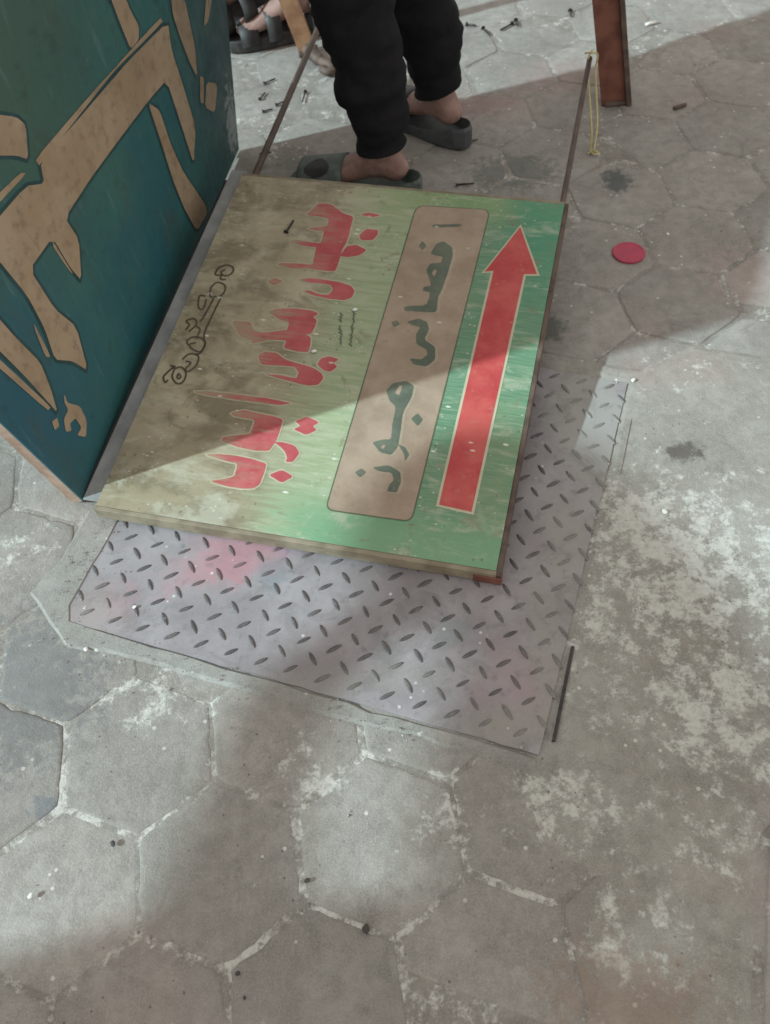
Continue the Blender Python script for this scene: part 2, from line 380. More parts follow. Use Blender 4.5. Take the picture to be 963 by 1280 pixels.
def lug_mesh():
    L, Wd, Ht = .0142, .0038, .0021; n = 12; V = []; F = []
    for s, z in ((1.0, -.0003), (.86, Ht*.75), (.5, Ht)):
        for k in range(n):
            a = 2*math.pi*k/n; c = math.cos(a); V.append((L*c*s if s > .6 else L*c*.62, Wd*math.sin(a)*abs(math.sin(a))**.25*s, z))
    for l in range(2):
        for k in range(n): F.append((l*n+k, l*n+(k+1) % n, (l+1)*n+(k+1) % n, (l+1)*n+k))
    F.append(tuple(2*n+k for k in range(n)))
    me = pyd('raised_lug', V, F, True); me.materials.append(M_lug); return me
LUG = lug_mesh()
aA = math.atan2(*(AV-JV)[::-1]); aB = math.atan2(*(AV+JV)[::-1])
lugs = []
for i2 in range(-2, 32):
    for j2 in range(-24, 9):
        if (i2 % 2) != (j2 % 2): continue
        i, j = i2/2, j2/2
        if not (PI0+.18 < i < PI1-.1 and PJ0+.2 < j < PJ1-.2): continue
        lugs.append((i, j, aA if i2 % 2 == 0 else aB))
BL3 = np.array([-.484, .981, .035]); BYAW, BTILT, BW, BLN = R(-17.577), R(5.885), .679, .831
ua = np.array([math.cos(BYAW), math.sin(BYAW), 0]); ub = np.array([-math.sin(BYAW)*math.cos(BTILT), math.cos(BYAW)*math.cos(BTILT), math.sin(BTILT)]); un = np.cross(ua, ub)
hid = []
for (i, j, a) in lugs:
    x, y = lat(i, j); d = np.array([x, y])-BL3[:2]; u = d@ua[:2]; v = d@(ub[:2]/math.cos(BTILT)) 
    if .10 < u < .615 and .09 < v: hid.append((x, y, a)); continue
    o = link('raised_lug', LUG, None, hatch); o.location = (x-hatch.location.x+random.gauss(0, .0006), y-hatch.location.y+random.gauss(0, .0006), ZP+random.uniform(-.0007, 0)); o.rotation_euler = (0, 0, a+random.gauss(0, .03)); s = random.uniform(.88, 1.05); o.scale = (s, s*random.uniform(.9, 1.05), 1)
bm = bmesh.new()
for (x, y, a) in hid:
    t = bmesh.new(); t.from_mesh(LUG); t.transform(Matrix.Translation((x, y, ZP)) @ Matrix.Rotation(a, 4, 'Z')); mm = bpy.data.meshes.new('t'); t.to_mesh(mm); t.free(); bm.from_mesh(mm); bpy.data.meshes.remove(mm)
tag(hpart('raised_lugs_under_sign', bm_mesh(bm, 'raised_lugs', True), M_lug), kind='stuff')
print('lugs', len(lugs), 'hidden', len(hid))
# steel edging on the right of the plate
def lseg(name, i0, j0, i1, j1, w, z0, z1, mat):
    a = Vector((*lat(i0, j0), 0)); b = Vector((*lat(i1, j1), 0)); return hpart(name, beam(name, a, b, [(-w/2, z0), (w/2, z0), (w/2, z1), (-w/2, z1)]), mat)
lseg('edge_bar', 14.93, 2.98, 14.85, -.1, .0050, -.002, .0046, M_nail)
lseg('edge_bar', 15.05, -7.0, 15.0, -9.6, .0035, -.002, .0046, M_cement)
# cement border round the plate (near and left sides)
border = [g2(108, 640), g2(72, 700), g2(34, 742), g2(58, 780), g2(82, 812), g2(180, 830), g2(290, 862), g2(380, 890), g2(470, 915), g2(520, 925), g2(610, 950), lat(14.7, 4.1), lat(14.7, 3.5), lat(12.5, 3.46), lat(9, 3.44), lat(5, 3.42), lat(2, 3.38), lat(.6, 3.36), lat(-.3, 3.28), lat(-.52, 2.9), lat(-.56, 2.0), lat(-.62, 0), lat(-.68, -2.0), lat(-.9, -2.2)]
sheet('cement_border', border, .0040, M_border, .0014, .009, 8, step=.03, feather=.008)

# ------------------------------------------------------------------ warped blue sign standing on its long edge
SA = gp(108, 632); SB = gp(300, 192); SA[2] = SB[2] = .012
uN = np.array([-.234, -.0598, .970]); uF = np.array([.1013, .0258, .9945]); HN, HF = .876, .855
def surf(s, t, off=0.0):
    def raw(s, t): return SA*(1-s)+SB*s + t*(uN*HN*(1-s)+uF*HF*s)
    p = raw(s, t)
    if off:
        ds = raw(s+.01, t)-raw(s-.01, t); dt = raw(s, t+.01)-raw(s, t-.01); n = np.cross(ds, dt); n /= np.linalg.norm(n)
        if n[0] < 0: n = -n
        p = p+n*off
    return p
def isurf(x, y):
    d = ray(x, y); q = np.array([.5, .3, 2.0])
    for _ in range(30):
        f = surf(q[0], q[1])-CPOS-d*q[2]
        J = np.stack([(surf(q[0]+1e-5, q[1])-surf(q[0], q[1]))/1e-5, (surf(q[0], q[1]+1e-5)-surf(q[0], q[1]))/1e-5, -d], 1)
        q = q-np.linalg.solve(J, f)
    return q[0], q[1]
bsign = empty('blue_signboard', tuple((SA+SB)/2)); tag(bsign, 'warped blue signboard with huge tan painted script standing on its long edge', 'signboard')
binv = Matrix.Translation(-bsign.location)
def bpart(name, me, mat, parent=None):
    me.transform(binv); return link(name, me, mat, parent or bsign)
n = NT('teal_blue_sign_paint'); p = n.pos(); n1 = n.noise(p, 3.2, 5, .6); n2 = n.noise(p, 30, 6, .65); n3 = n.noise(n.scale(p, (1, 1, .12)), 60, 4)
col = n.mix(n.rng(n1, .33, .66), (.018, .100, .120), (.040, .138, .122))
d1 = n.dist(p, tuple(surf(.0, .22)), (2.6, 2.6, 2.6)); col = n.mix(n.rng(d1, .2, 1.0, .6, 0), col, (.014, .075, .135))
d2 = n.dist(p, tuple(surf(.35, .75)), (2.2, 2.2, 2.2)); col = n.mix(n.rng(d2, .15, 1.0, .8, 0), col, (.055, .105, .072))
d3 = n.dist(p, tuple(surf(1.0, .25)), (2.6, 2.6, 2.6)); col = n.mix(n.rng(d3, .15, 1.0, .75, 0), col, (.012, .038, .048))  # far end darkened: shading of the bent sheet put into the colour
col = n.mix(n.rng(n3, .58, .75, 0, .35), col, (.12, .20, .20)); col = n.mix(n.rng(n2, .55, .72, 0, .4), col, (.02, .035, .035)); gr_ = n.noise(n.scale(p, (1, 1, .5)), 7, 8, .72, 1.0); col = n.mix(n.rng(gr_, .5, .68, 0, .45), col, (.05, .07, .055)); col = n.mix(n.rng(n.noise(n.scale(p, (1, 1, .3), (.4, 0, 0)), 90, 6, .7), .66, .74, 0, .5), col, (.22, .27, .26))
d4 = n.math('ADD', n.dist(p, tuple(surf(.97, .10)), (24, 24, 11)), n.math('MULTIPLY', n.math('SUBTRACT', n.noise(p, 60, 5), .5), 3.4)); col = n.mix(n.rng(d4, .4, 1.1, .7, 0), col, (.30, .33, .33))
M_blue = n.out(col, n.rng(n2, .3, .7, .42, .6), n.bump(n2, .25, .0012), spec=.4)
n = NT('tan_sign_lettering'); p = n.pos(); n1 = n.noise(p, 6, 5, .6); n2 = n.noise(p, 50, 5)
col = n.mix(n.rng(n1, .35, .65), (.30, .215, .135), (.37, .28, .19)); col = n.mix(n.rng(n2, .5, .7, 0, .5), col, (.17, .115, .075)); col = n.mix(n.rng(n.noise(p, 9, 8, .75, 1), .52, .68, 0, .5), col, (.15, .12, .085))
M_tan = n.out(col, .6, n.bump(n2, .2, .001))
M_outline = simple('dark_letter_outline', (.010, .045, .052), (.018, .065, .07), 20, .55, .1)  # dark painted outline round the big letters
NS, NTT = 16, 10
def slab_mesh(s0, s1, t0, t1, o0, o1, ns, nt, name):
    V = []; F = []
    for o in (o1, o0):
        for a in range(ns+1):
            for b in range(nt+1): V.append(surf(s0+(s1-s0)*a/ns, t0+(t1-t0)*b/nt, o))
    K = (ns+1)*(nt+1); ix = lambda l, a, b: l*K+a*(nt+1)+b
    for a in range(ns):
        for b in range(nt):
            F.append((ix(0, a, b), ix(0, a+1, b), ix(0, a+1, b+1), ix(0, a, b+1))); F.append((ix(1, a, b), ix(1, a, b+1), ix(1, a+1, b+1), ix(1, a+1, b)))
    for a in range(ns): F.append((ix(0, a, 0), ix(1, a, 0), ix(1, a+1, 0), ix(0, a+1, 0))); F.append((ix(0, a, nt), ix(0, a+1, nt), ix(1, a+1, nt), ix(1, a, nt)))
    for b in range(nt): F.append((ix(0, 0, b), ix(0, 0, b+1), ix(1, 0, b+1), ix(1, 0, b))); F.append((ix(0, ns, b), ix(1, ns, b), ix(1, ns, b+1), ix(0, ns, b+1)))
    me = pyd(name, V, F); bm = bmesh.new(); bm.from_mesh(me); bmesh.ops.recalc_face_normals(bm, faces=bm.faces); bm.to_mesh(me); bm.free(); return me
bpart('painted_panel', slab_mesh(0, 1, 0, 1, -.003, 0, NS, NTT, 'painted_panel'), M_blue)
for nm, a in (('batten', (0.0, .028, 0, 1, -.026, -.0032, 1, 10)), ('batten', (.972, 1, 0, 1, -.026, -.0032, 1, 10)), ('batten', (.0285, .9715, 0.004, .04, -.024, -.0034, 14, 1)), ('batten', (.0285, .9715, .96, .996, -.024, -.0034, 14, 1))):
    bpart(nm, slab_mesh(*a, nm), M_wood)
S3 = 3.009
def c1(l): return [(x/S3, y/S3) for x, y in l]
def c2(l): return [(x/S3, 300+y/S3) for x, y in l]
BLUE = [
 c1([(-60, 880), (95, 700), (165, 690), (150, 610), (300, 440), (480, 230), (630, 80), (645, 190), (690, 330), (735, 480), (728, 620), (690, 500), (625, 300), (560, 375), (450, 520), (340, 670), (243, 820), (295, 900), (305, 1055), (265, 1010), (195, 893), (110, 1013), (205, 1163), (285, 1228), (330, 1395), (270, 1358), (205, 1353), (165, 1233), (100, 1110), (-60, 915)]),
 c1([(395, -60), (450, -60), (490, 40), (522, 100), (520, 150), (490, 185), (455, 100)]),
 c1([(555, 385), (600, 415), (640, 540), (690, 650), (785, 790), (740, 872), (690, 780), (650, 680), (600, 520)]),
 c1([(-50, 425), (60, 440), (95, 470), (105, 600), (60, 585), (-50, 585)]),
 c2([(-50, 245), (60, 370), (150, 460), (190, 560), (215, 650), (170, 600), (90, 510), (-50, 370)]),
 c2([(-40, 415), (190, 628), (178, 642), (-40, 450)]),
 c1([(130, 600), (330, 365), (600, 66), (612, 82), (430, 265), (345, 372), (148, 625)]),
 c1([(-30, 750), (75, 650), (98, 652), (-30, 790)]),
 c2([(240, 578), (252, 612), (300, 625), (325, 680), (322, 742), (288, 735), (305, 705), (282, 670), (262, 690), (268, 718), (246, 722), (238, 675), (255, 640), (240, 610)]),
 c2([(193, 683), (214, 668), (222, 700), (205, 716)]),
 c1([(640, -20), (690, -20), (735, 190), (740, 290), (715, 240), (680, 150), (650, 60)]),
 c1([(775, 308), (817, 314), (807, 424), (770, 405)]), c1([(750, 285), (765, 290), (765, 390), (752, 385)]), c1([(775, -20), (798, -20), (782, 80), (765, 100)]),
 c2([(195, 0), (275, 130), (262, 120), (200, 30)]),
 c2([(125, 310), (190, 440), (170, 440), (130, 340)])]
for k, poly in enumerate(BLUE):
    st_ = [isurf(x, y) for x, y in smooth_poly(poly, 1)]
    st_ = [(min(max(a, .004), .996), min(max(b, .003), .99)) for a, b in st_]
    big = k in (0, 1, 2, 3, 4, 10)
    for nm, off, z, mat in (([('letter_outline', .0055, .0006, M_outline)] if big else []) + [('painted_letter', 0, .0012, M_tan)]):
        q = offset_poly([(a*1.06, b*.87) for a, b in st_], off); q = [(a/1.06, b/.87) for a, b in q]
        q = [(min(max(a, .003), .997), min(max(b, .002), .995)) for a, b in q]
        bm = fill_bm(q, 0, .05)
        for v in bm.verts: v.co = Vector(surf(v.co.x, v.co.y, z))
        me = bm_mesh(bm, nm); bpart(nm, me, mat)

# ------------------------------------------------------------------ tilted green direction board
board = empty('direction_board', tuple(BL3-un*.028)); tag(board, 'worn green and beige direction board with red arrow lying tilted on steel plate', 'signboard')
RM = Matrix((ua, ub, un)).transposed().to_4x4(); board.matrix_world = Matrix.Translation(Vector(BL3-un*.028)) @ RM
TH = .028
def on_board(x, y):
    d = ray(x, y); t = ((BL3-CPOS)@un)/(d@un); q = CPOS+d*t-BL3; return float(q@ua), float(q@ub)
n = NT('faded_board_paint'); p = n.obj(); sp = n.sep(p); u = n.math('DIVIDE', sp[0], BW); v = n.math('DIVIDE', sp[1], BLN)
strk = n.noise(n.scale(p, (2.2, 22, 1)), 5, 7, .65); strk2 = n.noise(n.scale(p, (3, 60, 1)), 6, 5, .6); big = n.noise(p, 5, 5, .6); fine = n.noise(p, 70, 6, .7); dirt = n.noise(n.scale(p, (1, 1.5, 1)), 9, 6, .65, .4)
uu = n.math('ADD', u, n.math('MULTIPLY', n.math('SUBTRACT', strk, .5), .30)); uu = n.math('SUBTRACT', uu, n.math('MULTIPLY', n.math('SUBTRACT', .5, v), .02))
nearv = n.rng(v, .02, .16, 1, 0); 
beige = n.mix(n.rng(big, .35, .65), (.29, .25, .165), (.42, .37, .265)); beige = n.mix(n.rng(dirt, .43, .62, 0, .8), beige, (.165, .135, .085)); beige = n.mix(n.math('MULTIPLY', n.rng(v, .0, .35, 1, 0), n.rng(big, .4, .6, .2, .8)), beige, (.17, .14, .09))
pale = n.mix(n.rng(strk, .35, .65), (.25, .31, .18), (.33, .37, .24)); green = n.mix(n.rng(strk2, .3, .7), (.075, .185, .105), (.15, .26, .165)); green = n.mix(n.rng(big, .45, .62, 0, .6), green, (.17, .23, .12))
col = n.mix(n.rng(uu, .30, .50), beige, pale); col = n.mix(n.rng(uu, .55, .74), col, green)
col = n.mix(n.math('MULTIPLY', nearv, n.rng(uu, .38, .56)), col, (.15, .29, .165))
farv = n.rng(v, .86, .97); col = n.mix(n.math('MULTIPLY', farv, n.rng(uu, .45, .62, 0, .6)), col, (.20, .29, .12))
deep = n.math('MULTIPLY', n.rng(u, .80, .9), n.rng(v, .45, .95)); col = n.mix(n.math('MULTIPLY', deep, .75), col, (.035, .215, .125))
col = n.mix(n.rng(strk2, .62, .78, 0, .45), col, (.40, .40, .30)); col = n.mix(n.rng(fine, .60, .75, 0, .4), col, (.13, .12, .08))
hz = n.noise(n.scale(p, (1.5, 5, 1)), 7, 8, .72, .6); col = n.mix(n.rng(hz, .50, .66, 0, .45), col, (.45, .44, .34)); hz2 = n.noise(p, 16, 8, .75, .8); col = n.mix(n.rng(hz2, .56, .66, 0, .6), col, (.17, .15, .09))
low = n.math('MULTIPLY', n.rng(v, .05, .18, 1, 0), n.rng(n.noise(p, 8, 5, .7), .5, .62)); col = n.mix(n.math('MULTIPLY', low, .6), col, (.40, .40, .32))
sm = n.math('MULTIPLY', n.rng(n.noise(n.scale(p, (3, 9, 1)), 9, 6, .7), .62, .70), .6); col = n.mix(sm, col, (.17, .13, .075))
vv = n.vor(n.scale(p, (.7, 1.6, 1)), 26); fl = n.math('MULTIPLY', n.rng(vv, .07, .12, 1, 0), n.rng(n.noise(p, 11, 2), .48, .56)); col = n.mix(n.math('MULTIPLY', fl, .85), col, (.62, .62, .54))
v3 = n.vor(n.scale(p, (.8, 1.3, 1), (0, 0, .4)), 75); f3 = n.math('MULTIPLY', n.rng(v3, .10, .18, 1, 0), n.rng(n.noise(p, 16, 3), .50, .58)); col = n.mix(n.math('MULTIPLY', f3, .6), col, (.58, .57, .49))
v4 = n.vor(n.scale(p, (1.2, .9, 1), (0, 0, 1.1)), 60); f4 = n.math('MULTIPLY', n.rng(v4, .10, .2, 1, 0), n.rng(n.noise(p, 13, 3), .52, .6)); col = n.mix(n.math('MULTIPLY', f4, .55), col, (.10, .085, .05))
M_board = n.out(col, n.rng(fine, .3, .7, .38, .62), n.bump(n.math('ADD', n.math('MULTIPLY', strk2, .7), fine), .3, .0012), spec=.45)
def worn(name, cA, cB, under, f0, f1, amount=1.0, edge=.5):
    """paint worn away towards the left side of the board, in streaks"""
    n = NT(name); p = n.obj(); sp = n.sep(p); u = n.math('DIVIDE', sp[0], BW)
    strk = n.noise(n.scale(p, (2.2, 22, 1)), 5, 7, .65); fine = n.noise(p, 60, 6, .7); m2 = n.noise(p, 14, 6, .65)
    col = n.mix(n.rng(m2, .35, .65), cA, cB)
    w = n.math('ADD', u, n.math('MULTIPLY', n.math('SUBTRACT', strk, .5), .5)); w = n.math('ADD', w, n.math('MULTIPLY', n.math('SUBTRACT', fine, .5), .25))
    keep = n.rng(w, f0, f1); lo = 1-amount
    col = n.mix(n.rng(keep, 0, 1, amount, 0), col, under)
    col = n.mix(n.rng(fine, .58, .72, 0, edge), col, under)
    vv = n.vor(n.scale(p, (.7, 1.6, 1)), 26); fl = n.math('MULTIPLY', n.rng(vv, .06, .11, 1, 0), n.rng(n.noise(p, 11, 2), .5, .57)); col = n.mix(n.math('MULTIPLY', fl, .7), col, (.62, .6, .54))
    return n.out(col, n.rng(fine, .3, .7, .4, .65), n.bump(fine, .25, .001), spec=.4)
M_redpaint = worn('worn_red_paint', (.37, .06, .07), (.44, .11, .11), (.30, .245, .165), .12, .44, .86, .6)
M_palerim = worn('worn_pale_rim', (.40, .38, .26), (.46, .43, .32), (.36, .33, .22), .2, .5, .85)
M_arrow = worn('red_arrow_paint', (.38, .040, .045), (.46, .085, .075), (.38, .19, .14), -.9, -.5, .2, .7)
M_panel = worn('tan_panel_paint', (.265, .20, .145), (.345, .265, .20), (.21, .165, .12), -.9, -.5, .3, .6)
M_greytext = worn('grey_green_lettering', (.075, .095, .07), (.12, .14, .105), (.23, .185, .135), .42, .72, .7, .8)
M_panelrim = worn('pale_panel_rim', (.30, .25, .185), (.37, .31, .23), (.27, .21, .155), .5, .8, .8, .7)
M_panelline = worn('panel_outline_paint', (.07, .10, .06), (.11, .13, .08), (.2, .2, .13), -.9, -.5, .3)
M_ink = worn('brown_outline_ink', (.06, .045, .03), (.09, .07, .05), (.2, .16, .1), -.9, -.5, .3)
bm = bmesh.new(); box_bm(bm, 0, BW, 0, BLN, .006, TH-.0015)
ms = bm_mesh(bm, 'panel'); link('panel_core', ms, M_boardedge, board)
bm = bmesh.new(); bmesh.ops.create_grid(bm, x_segments=24, y_segments=30, size=.5)
for vtx in bm.verts:
    vtx.co = Vector(((vtx.co.x+.5)*BW, (vtx.co.y+.5)*BLN, TH+ .0008*math.sin(vtx.co.x*9)*math.cos(vtx.co.y*7)))
    if vtx.co.x < .001 or vtx.co.x > BW-.001 or vtx.co.y < .001 or vtx.co.y > BLN-.001: vtx.co.z = TH-.0013
bface = bm_mesh(bm, 'painted_face', True)
link('painted_face', bface, M_board, board)
def bz(u, v): x = u/BW-.5; y = v/BLN-.5; return TH + .0008*math.sin(x*9)*math.cos(y*7)
def edge_piece(nm, x0, x1, y0, y1, z0, z1, mat, bev=.0015):
    bm = bmesh.new(); box_bm(bm, x0, x1, y0, y1, z0, z1, bev); return link(nm, bm_mesh(bm, nm), mat, board)
edge_piece('edge_trim', -.001, BW+.001, -.0085, -.0004, .0005, TH-.001, M_boardedge)
edge_piece('edge_trim', BW+.0004, BW+.0085, -.0085, BLN+.003, .0002, TH-.0015, M_darkiron)
edge_piece('edge_trim', 0, BW, BLN+.0004, BLN+.007, .0005, TH-.001, M_boardedge)
edge_piece('corner_bracket', BW-.035, BW+.0105, -.0105, .002, -.001, TH-.009, M_rust)
edge_piece('grey_side_strip', -.036, -.0012, .015, BLN+.03, .010, .0125, M_galv, .0006)
edge_piece('gap_shade', -.043, -.0365, .03, BLN+.0, .004, .011, M_blkgap, .002)  # dark strip standing in for the shaded gap below the blue sign
LR = 1.40; RR = 1.35
link('side_rail', tube([(.012, .02, .0), (.012, BLN*.6, -.003), (.012, LR, 0)], .0075, 8, 'side_rail'), M_darkiron, board)
link('side_rail', tube([(BW-.006, .02, 0), (BW-.006, BLN*.6, -.003), (BW-.006, RR, 0)], .0058, 8, 'side_rail'), M_darkiron, board)
def bshape(name, polys, mat, z, off=0.0, sm=1, parent=None):
    for poly in polys:
        q = [on_board(x, y) for x, y in (smooth_poly(poly, sm) if sm else poly)]
        if off: q = offset_poly(q, off)
        bm = fill_bm(q, 0, .08)
        for v_ in bm.verts: v_.co.z = bz(v_.co.x, v_.co.y)+z
        me = bm_mesh(bm, name)
        for p_ in me.polygons:
            if p_.normal.z < 0: p_.flip()
        link(name, me, mat, parent or board)
def cc(ox, oy, s, l): return [(ox+x/s, oy+y/s) for x, y in l]
k6 = lambda l: cc(320, 230, 4.924, l); k7 = lambda l: cc(240, 460, 5.068, l); k8 = lambda l: cc(430, 250, 3.2, l); k5 = lambda l: cc(180, 220, 3.009, l); kA = lambda l: cc(400, 220, 2.4625, l)
rgr = random.Random(3)
def rag(poly, j=.45):
    # brush-painted edge: extra points with a slight wander
    out = []
    for i in range(len(poly)):
        a = np.array(poly[i], float); b = np.array(poly[(i+1) % len(poly)], float); k = max(1, int(np.linalg.norm(b-a)/5))
        for q in range(k): out.append(tuple(a+(b-a)*q/k+(np.array([rgr.gauss(0, j), rgr.gauss(0, j*.6)]) if q else 0)))
    return out
RED = [k6([(345, 160), (385, 125), (440, 118), (480, 140), (540, 185), (602, 203), (585, 270), (560, 360), (530, 410), (505, 500), (488, 540), (400, 532), (330, 522), (230, 522), (130, 500), (150, 486), (250, 490), (350, 500), (360, 450), (372, 390), (330, 388), (270, 378), (205, 352), (260, 346), (330, 360), (400, 368), (412, 330), (420, 292), (360, 288), (320, 275), (400, 266), (440, 260), (450, 225), (440, 212), (380, 202), (310, 195), (330, 175)]),
 k6([(635, 320), (680, 278), (752, 285), (752, 312), (720, 348), (650, 348)]), k6([(640, 190), (700, 178), (772, 195), (710, 208)]), k6([(515, 445), (560, 385), (620, 376), (684, 408), (640, 440), (570, 452)]),
 k6([(265, 590), (330, 580), (420, 590), (520, 605), (590, 630), (610, 662), (590, 702), (540, 717), (450, 707), (360, 688), (295, 660), (330, 655), (395, 680), (450, 682), (476, 650), (460, 622), (400, 612), (330, 608)]),
 k6([(70, 602), (120, 578), (168, 600), (115, 627)]),
 k6([(72, 785), (130, 768), (250, 766), (360, 783), (387, 800), (352, 818), (375, 840), (368, 870), (345, 920), (305, 925), (340, 945), (325, 1037), (260, 1032), (170, 1010), (190, 962), (100, 957), (-30, 985), (-10, 940), (80, 925), (190, 905), (207, 850), (150, 835), (110, 810)]),
 k5([(330, 545), (400, 548), (412, 580), (450, 590), (540, 578), (548, 606), (470, 616), (400, 618), (360, 602)]),
 k6([(15, 1052), (60, 1030), (130, 1040), (180, 1080), (260, 1105), (350, 1130), (405, 1165), (417, 1195), (385, 1237), (320, 1242), (200, 1212), (50, 1170), (150, 1176), (250, 1198), (265, 1160), (240, 1125), (150, 1118), (30, 1112)]),
 k6([(378, 1112), (400, 1075), (450, 1060), (512, 1080), (478, 1105), (502, 1125), (460, 1157), (420, 1150)]),
 k7([(5, 150), (100, 148), (250, 163), (400, 183), (520, 200), (635, 225), (560, 237), (400, 217), (250, 197), (100, 174)]),
 k7([(245, 287), (330, 268), (420, 288), (520, 308), (577, 328), (560, 390), (540, 450), (515, 492), (490, 527), (400, 527), (330, 512), (260, 492), (185, 462), (200, 438), (300, 428), (368, 418), (387, 380), (400, 330), (330, 317), (270, 307)]),
 k7([(520, 470), (580, 473), (650, 493), (683, 540), (640, 597), (595, 597), (605, 570), (590, 530), (560, 500)]),
 k7([(85, 550), (160, 546), (280, 558), (380, 578), (473, 608), (460, 660), (430, 740), (390, 767), (310, 767), (200, 747), (115, 720), (210, 705), (270, 690), (285, 640), (290, 607), (200, 587)]),
 k7([(488, 680), (570, 646), (643, 690), (570, 730)]), k7([(655, 340), (730, 310), (808, 345), (765, 370), (793, 395), (725, 427), (645, 390), (690, 368)])]
bshape('red_letter_rim', [rag(smooth_poly(p_, 1), .3) for p_ in RED], M_palerim, .0005, .0030, 0); bshape('red_letter', [rag(smooth_poly(p_, 1), .3) for p_ in RED], M_redpaint, .0009, 0, 0)
ARROW = kA([(508, 295), (617, 158), (668, 303), (628, 303), (467, 1035), (367, 1012), (535, 292)])
bshape('arrow_rim', [ARROW], M_palerim, .0005, .0045, 0); bshape('red_arrow', [ARROW], M_arrow, .0009, 0, 0)
def rounded(c, r, n=6):
    out = []
    for i in range(4):
        a = np.array(c[i-1], float); b = np.array(c[i], float); d = np.array(c[(i+1) % 4], float)
        p = b+(a-b)/np.linalg.norm(a-b)*r; q = b+(d-b)/np.linalg.norm(d-b)*r
        for k in range(n+1):
            t = k/n; out.append(tuple((1-t)**2*p+2*t*(1-t)*b+t*t*q))
    return out
PAN = rounded([(521, 256.5), (613, 262), (514.5, 652), (407, 637)], 11)
bshape('panel_outline', [PAN], M_panelline, .0004, .0012, 0); bshape('tan_text_panel', [PAN], M_panel, .0007, -.0012, 0)
TXT = [k8([(355, 98), (470, 96), (470, 106), (355, 112)]),
 k8([(345, 215), (370, 175), (400, 165), (435, 190), (437, 225), (415, 300), (390, 370), (378, 390), (372, 452), (330, 452), (245, 447), (240, 428), (330, 423), (340, 395), (345, 372), (315, 365), (320, 348), (350, 345), (338, 305), (330, 280), (345, 255), (390, 250), (395, 228), (370, 224)]),
 k8([(298, 185), (315, 163), (332, 185), (315, 202)]),
 k8([(250, 490), (300, 476), (335, 490), (342, 520), (322, 560), (367, 590), (367, 640), (330, 670), (280, 662), (262, 635), (310, 640), (335, 620), (330, 600), (290, 580), (288, 540), (305, 512), (270, 502)]),
 k8([(188, 490), (215, 483), (227, 500), (200, 512)]),
 k8([(168, 765), (195, 735), (250, 725), (282, 745), (272, 790), (238, 850), (227, 930), (217, 990), (190, 1022), (145, 1012), (112, 970), (160, 958), (188, 958), (193, 900), (208, 830), (183, 805)]),
 k8([(215, 978), (245, 988), (264, 1020), (245, 1047), (240, 1015)]),
 k8([(112, 1070), (180, 1060), (227, 1088), (230, 1130), (212, 1172), (172, 1167), (180, 1140), (200, 1120), (190, 1092), (140, 1087)]),
 k8([(42, 1090), (70, 1073), (92, 1090), (65, 1112)]), k8([(268, 877), (295, 853), (318, 880), (295, 907)])]
bshape('grey_letter_rim', [[(x+2.2, y+.6) for x, y in p_] for p_ in TXT[1:8]], M_panelrim, .0009, .0016, 0); bshape('grey_letter', [rag(smooth_poly(p_, 1), .2) for p_ in TXT], M_greytext, .0012, -.0004, 0)
bshape('letter_hole', [k8([(352, 295), (362, 278), (372, 285), (362, 310)]), k8([(205, 775), (222, 745), (236, 745), (222, 785)]), k8([(148, 992), (158, 980), (168, 985), (158, 998)])], M_panel, .0015)
def ribbon(pts, w):
    """thin painted stroke along px points, as a polygon on the board"""
    q = [np.array(on_board(x, y)) for x, y in pts]; L = []; Rr = []
    for i in range(len(q)):
        t = q[min(i+1, len(q)-1)]-q[max(i-1, 0)]; t = t/(np.linalg.norm(t)+1e-9); nn = np.array([-t[1], t[0]])*w/2
        L.append(q[i]+nn); Rr.append(q[i]-nn)
    V = [(a[0], a[1], bz(*a)+.0012) for a in L+Rr]; k = len(q)
    return pyd('stroke', V, [(i, k+i, k+i+1, i+1) for i in range(k-1)])
kD = lambda l: cc(180, 220, 4.569, l)
def dens(l, n=4):
    # Catmull-Rom through the points
    P = [np.array(l[0], float)]+[np.array(p, float) for p in l]+[np.array(l[-1], float)]; out = []
    for i in range(1, len(P)-2):
        for k in range(n):
            t = k/n; a, b, c, d = P[i-1], P[i], P[i+1], P[i+2]
            out.append(tuple(.5*((2*b)+(-a+c)*t+(2*a-5*b+4*c-d)*t*t+(-a+3*b-3*c+d)*t**3)))
    return out+[tuple(P[-1])]
STK = [[(445, 568), (410, 565), (428, 527), (475, 510), (512, 527), (500, 560), (462, 572), (442, 552), (466, 538)], [(445, 565), (440, 590), (470, 592)],
 [(395, 692), (380, 690), (385, 640), (420, 610), (462, 625), (462, 662), (430, 692), (398, 690)], [(440, 700), (410, 760), (370, 845), (350, 890), (345, 930), (352, 962), (325, 1012), (298, 1020)], [(400, 700), (375, 750), (340, 812), (322, 835)],
 [(352, 690), (320, 688), (313, 750), (340, 762), (358, 705)], [(240, 882), (262, 852), (243, 830), (290, 818), (302, 850), (258, 892)], [(302, 862), (322, 880), (300, 932)], [(255, 970), (248, 945), (282, 922), (332, 930), (350, 962), (325, 1005), (280, 992), (262, 965), (300, 955)],
 [(222, 1050), (262, 1018), (312, 1030), (302, 1080), (260, 1117), (238, 1105), (270, 1070), (240, 1060)], [(175, 1105), (215, 1093), (242, 1130), (225, 1177), (190, 1187), (163, 1150), (175, 1108)], [(190, 1150), (200, 1130), (212, 1150), (198, 1160), (190, 1150)], [(172, 1090), (132, 1128), (113, 1150), (123, 1182), (140, 1165)], [(150, 1085), (180, 1090), (160, 1105)]]
for s_ in STK: link('outline_stroke', ribbon(dens(kD(s_)), .0034), M_ink, board)
SMALL = []
rs = random.Random(11)
